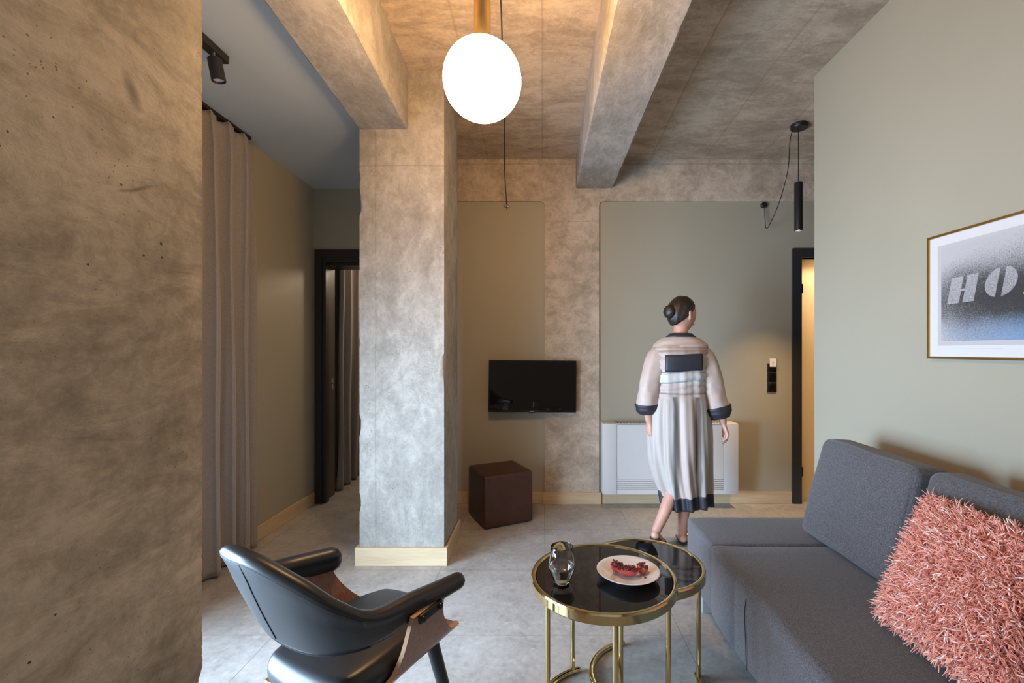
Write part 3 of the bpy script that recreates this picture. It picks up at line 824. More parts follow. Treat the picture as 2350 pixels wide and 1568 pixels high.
# ------------------------------------------------------------------ framed print on the right wall
def framed_print():
    X = RW
    Yl, Yr = 1.934, 1.235                 # left and right edge (left is farther from the camera)
    Zt, Zb = 1.757, 1.246
    r = thing('framed_print', 'gold framed sprayed letter print on the olive wall above the sofa', 'picture', (X, (Yl + Yr) / 2, Zb))
    fw, fd = 0.009, 0.022
    fr = join(g_box(X - fd, X - 0.001, Yr, Yl, Zt - fw, Zt), g_box(X - fd, X - 0.001, Yr, Yl, Zb, Zb + fw), g_box(X - fd, X - 0.001, Yl - fw, Yl, Zb + fw, Zt - fw), g_box(X - fd, X - 0.001, Yr, Yr + fw, Zb + fw, Zt - fw))
    link_mesh('frame', *fr, M['gold_frame'], r, smooth=False)
    box('mat_board', X - 0.015, X - 0.002, Yr + fw, Yl - fw, Zb + fw, Zt - fw, M['mat_board'], r)
    box('paper_border', X - 0.0156, X - 0.0149, Yr + 0.048, Yl - 0.046, 1.300, 1.711, M['paper'], r)
    # the print itself keeps its own frame: local y along the picture, local z up
    pr = bpy.data.meshes.new('print')
    y0, y1, z0, z1 = Yl - 0.064, Yr + 0.066, 1.318, 1.699
    v, f = g_box(-0.0006, 0.0003, y1 - y0, 0, 0, z1 - z0)
    pr.from_pydata(v, [], f); pr.materials.append(M['print'])
    po = bpy.data.objects.new('sprayed_print', pr); COL.objects.link(po); po.parent = r
    po.location = (-0.0158, y0 - (Yl + Yr) / 2, z0 - Zb)
    def poly(name, pts):
        n = len(pts)
        v = [(-0.0010, y - y0, z - z0) for y, z in pts] + [(-0.0002, y - y0, z - z0) for y, z in pts]
        f = [tuple(range(n)), tuple(range(2 * n - 1, n - 1, -1))] + [(i, (i + 1) % n, n + (i + 1) % n, n + i) for i in range(n)]
        me = bpy.data.meshes.new(name); me.from_pydata(v, [], f); me.materials.append(M['print_letters'])
        o = bpy.data.objects.new(name, me); COL.objects.link(o); o.parent = po; return o
    poly('letter_stroke', [(1.8437, 1.467), (1.791, 1.468), (1.7714, 1.571), (1.8205, 1.570)])
    poly('letter_stroke', [(1.776, 1.468), (1.7294, 1.469), (1.7087, 1.573), (1.7543, 1.572)])
    poly('letter_bar', [(1.7820, 1.512), (1.7662, 1.512), (1.7642, 1.522), (1.7802, 1.522)])
    def half(sgn):
        cy, cz, a, b, sl = 1.627, 1.527, 0.058, 0.053, 0.20
        pts = []
        for i in range(25):
            t = -PI / 2 + PI * i / 24
            yy = max(0.011, a * math.cos(t)); zz = b * math.sin(t)
            pts.append((cy - sgn * yy - sl * zz, cz + zz))
        return pts
    poly('letter_bowl', half(-1)); poly('letter_bowl', half(1))
    poly('letter_stroke', [(1.552, 1.474), (1.515, 1.474), (1.5145, 1.480), (1.5505, 1.480)])
    box('caption_line', X - 0.0160, X - 0.0149, 1.62, 1.888, 1.2875, 1.2885, M['ink_line'], r)
framed_print()

# ------------------------------------------------------------------ sofa
def sofa():
    r = thing('sofa', 'charcoal grey fabric sofa along the olive wall', 'sofa', (1.17, 1.4, 0))
    x0, x1 = 0.752, 1.60
    v, f = g_rbox((x1 - x0) / 2 - 0.03, (2.365 - 0.40) / 2 - 0.02, 0.10, 0.018, 8)
    base = link_mesh('base', *xf((v, f), Matrix.Translation(((x0 + x1) / 2, (2.365 + 0.40) / 2, 0.190))), M['sofa'], r)
    v, f = g_rbox((x1 - x0) / 2 - 0.001, (2.372 - 2.032) / 2, 0.153, 0.012, 8, (0.002, 0, 0.002))
    link_mesh('end_section', *xf((v, f), Matrix.Translation(((x0 + x1) / 2, 2.202, 0.260))), M['sofa'], r)
    # seat mattress with a soft front and a few drag folds
    hx, hy, hz = (x1 - x0 + 0.006) / 2, (2.028 - 0.40) / 2, 0.153
    v, f = g_rbox(hx, hy, hz, 0.022, 22, (0.004, 0, 0.003))
    out = []
    for p in v:
        w = Vector(p)
        if w.x < -hx + 0.10 or w.z > 0:
            fr = max(0, min(1, (-w.x - hx + 0.16) / 0.16))
            w.z += fr * (0.005 * math.sin(w.y * 9) + 0.004 * math.sin(w.y * 23 + 1)) * (1 if w.z > 0 else 0.3)
            w.x -= fr * 0.006 * math.sin(w.y * 11 + 0.5)
        out.append(w)
    link_mesh('seat', *xf((out, f), Matrix.Translation(((x0 + x1) / 2 - 0.004, 1.214, 0.260))), M['sofa'], r)
    tube('front_seam', [(x0 - 0.0075, 1.665, 0.37), (x0 - 0.011, 1.668, 0.33), (x0 - 0.0118, 1.664, 0.27), (x0 - 0.0105, 1.66, 0.20), (x0 - 0.008, 1.66, 0.115)], 0.0014, M['sofa_seam'], r, 6)
    for (px, py) in ((0.80, 2.235), (0.80, 0.55), (1.54, 2.235), (1.54, 0.55)):
        box('foot', px - 0.022, px + 0.022, py - 0.022, py + 0.022, 0.0, 0.10, M['white_dark'], r, 0.003, 1)
sofa()

def hexmap(vf, hd, corners):
    """map a box mesh of half-dims hd onto 8 corners (order: x-,x+ / y-,y+ / z-,z+)"""
    out = []
    C = [Vector(c) for c in corners]
    for p in vf[0]:
        a, b, c = [(p[i] / hd[i] + 1) / 2 for i in range(3)]
        lo = (C[0] * (1 - a) + C[1] * a) * (1 - b) + (C[2] * (1 - a) + C[3] * a) * b
        hi = (C[4] * (1 - a) + C[5] * a) * (1 - b) + (C[6] * (1 - a) + C[7] * a) * b
        out.append(lo * (1 - c) + hi * c)
    return out, vf[1]
def back_cushion(label, ya, yb, seed, dz=0.0, dx=0.0):
    ya, yb = min(ya, yb), max(ya, yb)
    sh = 0.024
    C = [(1.235 + dx, ya, 0.426), (1.50, ya, 0.426), (1.215 + dx, yb, 0.426), (1.50, yb, 0.426),
         (1.345 + dx, ya + 0.01, 0.852 + dz), (1.490, ya + 0.01, 0.842 + dz), (1.345 + dx, yb + sh, 0.862 + dz), (1.480, yb + sh, 0.852 + dz)]
    hd = (0.11, 0.28, 0.215)
    v, f = g_rbox(*hd, 0.035, 14, (0.022, 0.006, 0.004))
    rn = Vector((seed, 0, 0))
    v = [Vector(p) + Vector((0.006 * noise.noise(Vector(p) * 7 + rn), 0.003 * noise.noise(Vector(p) * 9 + rn), 0.005 * noise.noise(Vector(p) * 6 - rn))) for p in v]
    r = thing('sofa_cushion', label, 'cushion', (1.35, (ya + yb) / 2, 0.415), 0, 'sofa back cushions')
    vf = hexmap((v, f), hd, C)
    o = link_mesh('cushion_cover', *vf, M['sofa'], r, angle=180)
    # seam running round the near edge
    pts = [Vector(c) for c in (C[0], C[4], C[5], C[1])]
    return r
back_cushion('grey sofa back cushion at the far end, leaning on the olive wall', 1.628, 2.165, 2)
back_cushion('grey sofa back cushion behind the coral shaggy pillow', 1.045, 1.590, 9, -0.004, 0.022)

def shaggy_pillow():
    A = Vector((1.318, 1.530, 0.775)); B = Vector((1.088, 1.450, 0.437))
    e1 = B - A; e2 = Vector((-0.035, -0.44, 0.022))
    n = e1.cross(e2).normalized()
    if n.x > 0: n = -n
    r = thing('shaggy_pillow', 'coral pink shaggy throw pillow leaning on the grey sofa cushions', 'pillow', (1.2, 1.27, 0.42))
    cen = A + e1 / 2 + e2 / 2
    def surf(a, b, s):
        k = ((1 - a * a) * (1 - b * b))
        pin = 1 - 0.05 * (1 - abs(a)) * b * b if False else 1
        p = cen + e1 * (a / 2 * (1 - 0.05 * (1 - b * b))) + e2 * (b / 2 * (1 - 0.05 * (1 - a * a)))
        return p + n * (s * (0.012 + (0.062 if s > 0 else 0.012) * max(k, 0) ** 0.55))
    N = 24; V = []; F = []
    for s in (1, -1):
        base = len(V)
        for i in range(N + 1):
            for j in range(N + 1):
                V.append(surf(-1 + 2 * i / N, -1 + 2 * j / N, s))
        for i in range(N):
            for j in range(N):
                F.append((base + i * (N + 1) + j, base + (i + 1) * (N + 1) + j, base + (i + 1) * (N + 1) + j + 1, base + i * (N + 1) + j + 1))
    w = N + 1; top = 0; bot = w * w
    per = [i * w for i in range(w)] + [N * w + j for j in range(1, w)] + [i * w + N for i in range(N - 1, -1, -1)] + [j for j in range(N - 1, 0, -1)]
    for k in range(len(per)):
        k2 = (k + 1) % len(per)
        F.append((per[k], per[k2], per[k2] + bot, per[k] + bot))
    link_mesh('pillow_cover', V, F, M['pillow_core'], r, angle=180)
    rnd = random.Random(5)
    SV, SF = [], []
    t1, t2 = e1.normalized(), e2.normalized()
    def strand(p, d, L, rad):
        d = d.normalized()
        side = Vector((rnd.uniform(-1, 1), rnd.uniform(-1, 1), rnd.uniform(-1, 1)))
        pts = [p]
        for _ in range(4):
            d = (d + side * 0.34 + Vector((0, 0, -0.16)) - n * 0.03).normalized()
            pts.append(pts[-1] + d * L / 4)
        b = len(SV); u = None; S = 5
        for i, q in enumerate(pts):
            t = (pts[min(i + 1, 4)] - pts[max(i - 1, 0)]).normalized()
            u = t.orthogonal().normalized() if u is None else (u - t * u.dot(t)).normalized()
            ww = t.cross(u); rr = rad * (0.55 if i == 4 else 1)
            for k in range(S):
                an = 2 * PI * k / S
                SV.append(q + (u * math.cos(an) + ww * math.sin(an)) * rr)
        for i in range(4):
            for k in range(S):
                k2 = (k + 1) % S
                SF.append((b + i * S + k, b + i * S + k2, b + (i + 1) * S + k2, b + (i + 1) * S + k))
        SF.append(tuple(b + 4 * S + k for k in range(S)))
    for _ in range(9500):
        a, bb_ = rnd.uniform(-1, 1), rnd.uniform(-1, 1)
        p = surf(a, bb_, 1)
        d = n * rnd.uniform(0.15, 0.7) + t1 * (rnd.gauss(0.15, 0.65) + a * 0.35) + t2 * (rnd.gauss(0.1, 0.75) + bb_ * 0.35)
        thick = rnd.random()
        strand(p, d, rnd.uniform(0.024, 0.050), 0.0014 if thick < 0.8 else 0.0021)
    for _ in range(700):          # rim
        k = rnd.randrange(4); t = rnd.uniform(-1, 1)
        a, bb_ = [(t, -1), (t, 1), (-1, t), (1, t)][k]
        p = surf(a, bb_, rnd.choice((1, -1))) 
        d = t1 * (a if abs(a) == 1 else rnd.gauss(0, 0.5)) + t2 * (bb_ if abs(bb_) == 1 else rnd.gauss(0, 0.5)) + n * rnd.gauss(0.2, 0.4)
        strand(p, d, rnd.uniform(0.02, 0.034), 0.0017)
    o = link_mesh('shag_pile', SV, SF, M['shag'], r, angle=180)
    o['kind'] = 'stuff'
shaggy_pillow()

# ------------------------------------------------------------------ nesting tables
def table(label, cx, cy, R, zt, legs, arc0, arc1, lr, group):
    r = thing('side_table', label, 'table', (cx, cy, 0), 0, group)
    c = (cx, cy, 0)
    rim = [(R - 0.019, zt - 0.034), (R - 0.003, zt - 0.035), (R, zt - 0.031), (R, zt - 0.006), (R - 0.003, zt - 0.001), (R - 0.008, zt), (R - 0.014, zt - 0.001), (R - 0.017, zt - 0.005), (R - 0.019, zt - 0.012)]
    link_mesh('brass_rim', *g_lathe(rim, c, 128, True), M['brass'], r, angle=24)
    link_mesh('glass_top', *g_lathe([(0.0, zt - 0.012), (R - 0.0185, zt - 0.012), (R - 0.0180, zt - 0.0045), (0.0, zt - 0.004)], c, 96), M['black_glass'], r)
    for a in legs:
        a = math.radians(a); x, y = cx + lr * math.cos(a), cy + lr * math.sin(a)
        link_mesh('leg', *g_lathe([(0.0, 0.014), (0.0088, 0.014), (0.0088, zt - 0.033), (0.0, zt - 0.033)], (x, y, 0), 20), M['brass'], r)
    pts = [(cx + lr * math.cos(math.radians(t)), cy + lr * math.sin(math.radians(t)), 0.0115) for t in [arc0 + (arc1 - arc0) * i / 60 for i in range(61)]]
    v, f = g_tube(pts, 0.0105, 14, True)
    link_mesh('base_ring', v, f, M['brass'], r)
    return r
FT = (0.213, 1.60, 0.253, 0.497)
RT = (0.398, 1.775, 0.226, 0.457)
table('taller round brass side table with the plate and tumbler on its black glass', FT[0], FT[1], FT[2], FT[3], (115, 208, 272, 340), 108, 346, 0.222, 'nesting brass side tables')
table('lower round brass side table tucked behind the taller one beside the sofa', RT[0], RT[1], RT[2], RT[3], (112, 234, 356), 104, 362, 0.206, 'nesting brass side tables')
GT = FT[3] - 0.004           # top of the front table's glass

def tumbler():
    x, y, z = 0.066, 1.545, GT + 0.0004
    r = thing('drinking_glass', 'faceted clear tumbler of water on the front table', 'glass', (x, y, z))
    prof = [(0.0, 0.0), (0.022, 0.0), (0.026, 0.002), (0.0365, 0.024), (0.0445, 0.046), (0.0462, 0.054), (0.0450, 0.064), (0.041, 0.094), (0.0375, 0.122), (0.0368, 0.1232), (0.0364, 0.122),
            (0.0400, 0.094), (0.0440, 0.064), (0.0452, 0.054), (0.0433, 0.0465), (0.0352, 0.026), (0.0255, 0.009), (0.0, 0.0075)]
    v, f = g_lathe(prof, (0, 0, 0), 60)
    out = []
    for p in v:
        p = Vector(p); a = math.atan2(p.y, p.x)
        fz = max(0, min(1, (0.058 - p.z) / 0.02))
        q = (a / (2 * PI / 12)) % 1 - 0.5
        s = 1 - fz * 0.035 * (1 - math.cos(q * PI) ** 1) if False else 1 - fz * 0.030 * math.cos(q * PI)
        out.append((x + p.x * s, y + p.y * s, z + p.z))
    link_mesh('tumbler_body', out, f, M['glass'], r, angle=25)
    wp = [(0.0, 0.0078), (0.0250, 0.0096), (0.0336, 0.0262), (0.0420, 0.0470), (0.0444, 0.0545), (0.0440, 0.0592), (0.0436, 0.0600), (0.0, 0.0600)]
    w = thing('water', 'clear water half filling the tumbler', 'water', (x, y, z + 0.009))
    link_mesh('water_body', *g_lathe(wp, (x, y, z), 60), M['water'], w)
tumbler()

PX, PY = 0.297, 1.580
def plate():
    r = thing('plate', 'small white porcelain plate holding pomegranate on the front table', 'plate', (PX, PY, GT))
    prof = [(0.0, 0.004), (0.034, 0.004), (0.036, 0.0), (0.040, 0.0), (0.042, 0.005), (0.066, 0.012), (0.095, 0.0215), (0.1075, 0.0262), (0.1082, 0.0275), (0.1070, 0.0282),
            (0.094, 0.0245), (0.066, 0.0155), (0.052, 0.0098), (0.040, 0.0085), (0.0, 0.0082)]
    link_mesh('plate_body', *g_lathe(prof, (PX, PY, GT + 0.0004), 96), M['porcelain'], r, angle=60)
plate()

ARIL_ME = None
def aril_mesh():
    global ARIL_ME
    if ARIL_ME is None:
        v, f = ico((0, 0, 0), 1.0, 2, (1, 0.82, 0.78))
        ARIL_ME = bpy.data.meshes.new('aril'); ARIL_ME.from_pydata(v, [], f); ARIL_ME.materials.append(M['aril'])
        for p in ARIL_ME.polygons: p.use_smooth = True
    return ARIL_ME
def pomegranate(label, c, rad, rotz, tilt, span, seed, count):
    """a torn wedge: curved rind, pale pith and seeds standing out of it"""
    rnd = random.Random(seed)
    r = thing('pomegranate_piece', label, 'fruit', c, rotz, 'torn pomegranate pieces')
    mt = Matrix.Translation(c) @ Matrix.Rotation(rotz, 4, 'Z') @ Matrix.Rotation(tilt, 4, 'X')
    sx, sy, sz = rad
    nu, nv = 28, 10
    V, F = [], []
    for s in (1.0, 0.88):
        for j in range(nv + 1):
            th = (j / nv) * span
            for i in range(nu):
                a = 2 * PI * i / nu
                k = s * (1 + (0.22 * noise.noise(Vector((math.cos(a) * 2.5, math.sin(a) * 2.5, seed))) if j == nv else 0.03 * noise.noise(Vector((math.cos(a) * 3, math.sin(a) * 3, j + seed)))))
                V.append(Vector((sx * math.sin(th) * math.cos(a) * k, sy * math.sin(th) * math.sin(a) * k, sz * (1 - math.cos(th) * k))))
    L = (nv + 1) * nu
    for b in (0, L):
        for j in range(nv):
            for i in range(nu):
                i2 = (i + 1) % nu
                F.append((b + j * nu + i, b + j * nu + i2, b + (j + 1) * nu + i2, b + (j + 1) * nu + i))
    for i in range(nu):
        i2 = (i + 1) % nu
        F.append((nv * nu + i, nv * nu + i2, L + nv * nu + i2, L + nv * nu + i))
    link_mesh('rind', [mt @ p for p in V], F, M['rind'], r, angle=80)
    # pith bed
    PV, PF = [], []
    for j in range(9):
        q = j / 8
        for i in range(nu):
            a = 2 * PI * i / nu
            hh = sz * (1 - math.cos(span)) * (0.80 + 0.30 * (1 - q * q)) + 0.0035 * noise.noise(Vector((math.cos(a) * q * 3, math.sin(a) * q * 3, seed + 4)))
            PV.append(Vector((sx * math.sin(span) * 0.93 * q * math.cos(a), sy * math.sin(span) * 0.93 * q * math.sin(a), hh)))
    for j in range(8):
        for i in range(nu):
            i2 = (i + 1) % nu
            PF.append((j * nu + i, j * nu + i2, (j + 1) * nu + i2, (j + 1) * nu + i))
    link_mesh('pith', [mt @ p for p in PV], PF, M['pith'], r, angle=80)
    inv = root_matrix(r).inverted()
    made = 0
    while made < count:
        q, a = math.sqrt(rnd.random()), rnd.uniform(0, 2 * PI)
        lump = noise.noise(Vector((math.cos(a) * q * 2.2, math.sin(a) * q * 2.2, seed + 9)))
        if lump < -0.16 and rnd.random() < 0.9: continue
        z = sz * (1 - math.cos(span)) * (0.84 + 0.34 * (1 - q * q)) + rnd.uniform(0.0, 0.006) + max(0, lump) * 0.012
        p = inv @ (mt @ Vector((sx * math.sin(span) * 0.9 * q * math.cos(a), sy * math.sin(span) * 0.9 * q * math.sin(a), z)))
        o = bpy.data.objects.new('aril', aril_mesh()); COL.objects.link(o); o.parent = r
        o.location = p; s = rnd.uniform(0.0032, 0.0043); o.scale = (s, s, s)
        o.rotation_euler = (rnd.uniform(0, 6), rnd.uniform(0, 6), rnd.uniform(0, 6)); made += 1
zp = GT + 0.0110
pomegranate('largest torn pomegranate piece, in the middle of the plate', (PX - 0.004, PY - 0.014, zp), (0.042, 0.030, 0.034), -0.22, -0.12, 1.22, 3, 95)
pomegranate('torn pomegranate piece on the far left of the plate', (PX - 0.040, PY + 0.016, zp + 0.002), (0.024, 0.022, 0.033), 0.5, 0.25, 1.35, 12, 48)
pomegranate('small torn pomegranate piece at the right of the plate', (PX + 0.044, PY + 0.006, zp + 0.002), (0.019, 0.021, 0.029), 0.9, 0.35, 1.4, 21, 34)
la = bpy.data.objects.new('pomegranate_seed', aril_mesh()); COL.objects.link(la)
la.location = (PX + 0.052, PY - 0.036, GT + 0.0165); la.scale = (0.0048,) * 3
tag(la, 'single loose pomegranate seed on the plate rim', 'seed')

# ------------------------------------------------------------------ armchair
def armchair():
    C = Vector((-0.52, 1.34, 0)); phi = math.radians(26)
    rv = Vector((math.cos(phi), -math.sin(phi), 0)); fv = Vector((math.sin(phi), math.cos(phi), 0))
    r = thing('armchair', 'black leather and walnut armchair seen from behind beside the near pillar', 'armchair', C, -phi)
    def W(u, v, z): return C + rv * u + fv * v + Vector((0, 0, z))
    # back and arms: one padded ribbon, split where its seams are
    T = [(-0.2520, 1.352, 0.618), (-0.296, 1.288, 0.624), (-0.346, 1.222, 0.630), (-0.4185, 1.118, 0.640), (-0.482, 1.072, 0.688), (-0.553, 1.056, 0.742), (-0.658, 1.061, 0.795),
         (-0.730, 1.085, 0.808), (-0.778, 1.128, 0.795), (-0.812, 1.215, 0.725), (-0.816, 1.315, 0.660), (-0.782, 1.400, 0.640), (-0.684, 1.488, 0.634)]
    B = [(-0.2520, 1.352, 0.572), (-0.296, 1.288, 0.572), (-0.346, 1.222, 0.566), (-0.405, 1.150, 0.552), (-0.478, 1.126, 0.536), (-0.560, 1.126, 0.532), (-0.645, 1.148, 0.546),
         (-0.702, 1.172, 0.572), (-0.752, 1.222, 0.590), (-0.795, 1.285, 0.588), (-0.806, 1.335, 0.574), (-0.778, 1.400, 0.566), (-0.684, 1.488, 0.562)]
    TH = [0.042, 0.046, 0.046, 0.044, 0.042, 0.042, 0.042, 0.042, 0.042, 0.044, 0.048, 0.052, 0.052]
    NS = 10
    Ts, Bs = spline(T, NS), spline(B, NS)
    th = []
    for i in range(len(TH) - 1):
        th += [TH[i] + (TH[i + 1] - TH[i]) * k / NS for k in range(NS)]
    th.append(TH[-1])
    cen = Vector((-0.56, 1.36, 0.6))
    def ring(i, scale=1.0):
        a = Ts[max(i - 1, 0)]; b = Ts[min(i + 1, len(Ts) - 1)]
        tg = (b - a); tg.z = 0; tg.normalize()
        nrm = Vector((tg.y, -tg.x, 0))
        if nrm.dot(Ts[i] - cen) < 0: nrm = -nrm
        up = (Ts[i] - Bs[i]); H = up.length; up.normalize()
        rad = th[i] / 2
        mid = (Ts[i] + Bs[i]) / 2
        pts = []
        m = 7
        half = max(H / 2 - rad, 0.001)
        bulge = min(0.010, 0.05 * half)
        for k in range(m + 1):
            an = PI * k / m
            pts.append(mid + up * (half + rad * 1.15 * math.sin(an)) * scale + nrm * (rad * 1.15 * math.cos(an)) * scale)
        for k in (0.6, 0.2, -0.2, -0.6):
            pts.append(mid + up * half * k * scale + nrm * (-rad * 0.95 - bulge * (1 - k * k)) * scale)
        for k in range(m + 1):
            an = PI + PI * k / m
            pts.append(mid + up * (-half + rad * math.sin(an)) * scale + nrm * (rad * math.cos(an)) * scale)
        for k in (-0.6, -0.2, 0.2, 0.6):
            pts.append(mid + up * half * k * scale + nrm * (rad * 0.95 + bulge * (1 - k * k)) * scale)
        return pts
    def seg(name, i0, i1, cap0, cap1):
        rings = []
        if cap0:
            t = (Ts[i0] - Ts[i0 + 1]).normalized()
            for k in (3, 2, 1):
                an = k / 3.0 * PI / 2
                rings.append([p + t * (th[i0] * 0.5 * math.sin(an)) for p in ring(i0, max(0.08, math.cos(an)))])
        rings += [ring(i) for i in range(i0, i1 + 1)]
        if cap1:
            t = (Ts[i1] - Ts[i1 - 1]).normalized()
            for k in (1, 2, 3):
                an = k / 3.0 * PI / 2
                rings.append([p + t * (th[i1] * 0.5 * math.sin(an)) for p in ring(i1, max(0.08, math.cos(an)))])
        V, F = g_loft(rings)
        return link_mesh(name, V, F, M['leather'], r, angle=70)
    jR, jL = 3 * NS + 4, 10 * NS + 4
    seg('armrest', 0, jR, True, False)
    bk = seg('backrest', jR, jL, False, False)
    seg('armrest', jL, len(Ts) - 1, False, True)
    # stitched seams on the outside of the back
    def outer1(i, k):
        a = Ts[max(i - 1, 0)]; b = Ts[min(i + 1, len(Ts) - 1)]
        tg = (b - a); tg.z = 0; tg.normalize(); nrm = Vector((tg.y, -tg.x, 0))
        if nrm.dot(Ts[i] - cen) < 0: nrm = -nrm
        mid = (Ts[i] + Bs[i]) / 2; up = (Ts[i] - Bs[i]); H = up.length; up.normalize(); rad = th[i] / 2
        half = max(H / 2 - rad, 0.001); bulge = min(0.010, 0.05 * half)
        if k < -1: return mid - up * (half + rad * 0.72) + nrm * (rad * 0.74)
        return mid + up * half * k + nrm * (rad * (0.96 + 0.14 * max(0, k - 0.6) / 0.4 + 0.05 * max(0, -k - 0.6) / 0.4) + bulge * (1 - k * k))
    def outer(i, k):
        j = int(math.floor(i)); f = i - j
        return outer1(j, k) * (1 - f) + outer1(min(j + 1, len(Ts) - 1), k) * f
    tube('vertical_seam', [outer(6.55 * NS - t * 4.5, 0.97 - 1.95 * t) for t in [i / 24 for i in range(25)]], 0.0015, M['thread'], bk, 6)
    tube('rim_seam', [outer(i, 0.97) for i in range(jR, 8 * NS + 6)], 0.0017, M['thread'], bk, 6)
    tube('lower_piping', [outer(i, -2) for i in range(jR, 9 * NS)], 0.0022, M['thread'], bk, 6)
    # bent plywood cradle: floor of the seat turning up into two side wings that carry the arms
    prof = []
    for k in range(-20, 21):
        s = abs(k) / 20
        if s < 0.45: u, z = 0.140 * s / 0.45, 0.398
        elif s < 0.7:
            an = (s - 0.45) / 0.25 * math.radians(72); R = 0.052
            u, z = 0.140 + R * math.sin(an), 0.398 + R * (1 - math.cos(an))
        else:
            q = (s - 0.7) / 0.3; u0, z0 = 0.140 + 0.052 * math.sin(math.radians(72)), 0.398 + 0.052 * (1 - math.cos(math.radians(72)))
            u, z = u0 + (0.236 - u0) * q, z0 + (0.590 - z0) * q
        prof.append((math.copysign(u, k) if k else 0.0, z, s))
    def vr(s):          # fore-aft extent of the ply at profile position s
        if s < 0.45: return -0.212, 0.222
        q = (s - 0.45) / 0.55
        back = -0.212 + (0.212 - 0.068) * (1 - (1 - min(q * 1.4, 1)) ** 2)
        front = 0.222 - (0.222 - 0.058) * (q ** 1.15)
        if q < 0.25: front = 0.222
        else: front = 0.222 - (0.222 - 0.060) * (1 - (1 - (q - 0.25) / 0.75) ** 1.8)
        return back, front
    NV = 14; t = 0.0115
    inner, outerp = [], []
    for i, (u, z, s) in enumerate(prof):
        a = prof[max(i - 1, 0)]; b = prof[min(i + 1, len(prof) - 1)]
        tg = Vector((b[0] - a[0], b[1] - a[1])).normalized(); nn = Vector((-tg.y, tg.x))   # towards the inside
        v0, v1 = vr(s)
        inner.append([W(u + nn.x * t / 2, v0 + (v1 - v0) * j / NV, z + nn.y * t / 2) for j in range(NV + 1)])
        outerp.append([W(u - nn.x * t / 2, v0 + (v1 - v0) * j / NV, z - nn.y * t / 2) for j in range(NV + 1)])
    V = [p for row in inner for p in row] + [p for row in outerp for p in row]
    w = NV + 1; off = len(prof) * w; F = []; fm = []
    for i in range(len(prof) - 1):
        for j in range(NV):
            q = (i * w + j, i * w + j + 1, (i + 1) * w + j + 1, (i + 1) * w + j)
            F.append(q); fm.append(0); F.append(tuple(off + x for x in q[::-1])); fm.append(0)
        for j in (0, NV):
            F.append((i * w + j, (i + 1) * w + j, off + (i + 1) * w + j, off + i * w + j)); fm.append(1)
    for i in (0, len(prof) - 1):
        for j in range(NV):
            F.append((i * w + j, i * w + j + 1, off + i * w + j + 1, off + i * w + j)); fm.append(1)
    link_mesh('plywood_shell', V, F, M['walnut'], r, angle=35, mats=[M['ply']], fmat=fm)
    # seat pad
    v, f = g_rbox(0.172, 0.222, 0.036, 0.034, 16, (0.0, 0.0, 0.020), 6, 1.0)
    out = []
    for p in v:
        p = Vector(p)
        k = (p.y / 0.225)
        p.x *= 1 - 0.42 * max(0, k) ** 2.6 - 0.22 * max(0, -k) ** 3
        kx = p.x / 0.172
        p.y *= 1 - 0.13 * kx * kx
        out.append(W(p.x + 0.008, p.y - 0.018, 0.442 + p.z))
    link_mesh('seat_pad', out, f, M['leather'], r, angle=180)
    # arm brackets with two screws each
    for s in (1, -1):
        vf = join(*[g_box(-0.005, 0.005, -0.045, 0.045, -0.012, 0.012)])
        m4 = Matrix.Translation(W(s * 0.246, -0.006, 0.577)) @ Matrix.Rotation(-phi, 4, 'Z')
        b = link_mesh('arm_bracket', *xf(bevelled(vf, 0.003, 2), m4), M['black'], r)
        for vv in (-0.034, 0.034):
            link_mesh('screw', *xf(g_lathe([(0, 0), (0.009, 0), (0.008, 0.004), (0, 0.005)], seg=16), Matrix.Translation(W(s * 0.251, vv - 0.006, 0.576)) @ Matrix.Rotation(-phi, 4, 'Z') @ Matrix.Rotation(s * PI / 2, 4, 'Y')), M['bezel'], b)
    # four splayed tapering legs
    for u, v_, du, dv in ((0.135, 0.13, 0.07, 0.07), (-0.135, 0.13, -0.07, 0.07), (0.13, -0.15, 0.07, -0.07), (-0.13, -0.15, -0.07, -0.07)):
        a = W(u, v_, 0.392); b = W(u + du, v_ + dv, 0.0)
        ax = (b - a).normalized()
        ring0 = []
        vf = g_tube([a, a + (b - a) * 0.5, b - ax * 0.006], [0.0205, 0.0175, 0.0125], 20, False)
        vf = ([Vector((p[0], p[1], max(p[2], 0.0))) for p in vf[0]], vf[1])
        link_mesh('leg', *vf, M['black'], r)
    box_v = bevelled(g_box(-0.15, 0.15, -0.16, 0.15, 0.378, 0.391), 0.004, 1)
    link_mesh('under_frame', *xf(box_v, Matrix.Translation(C) @ Matrix.Rotation(-phi, 4, 'Z')), M['black'], r)
armchair()

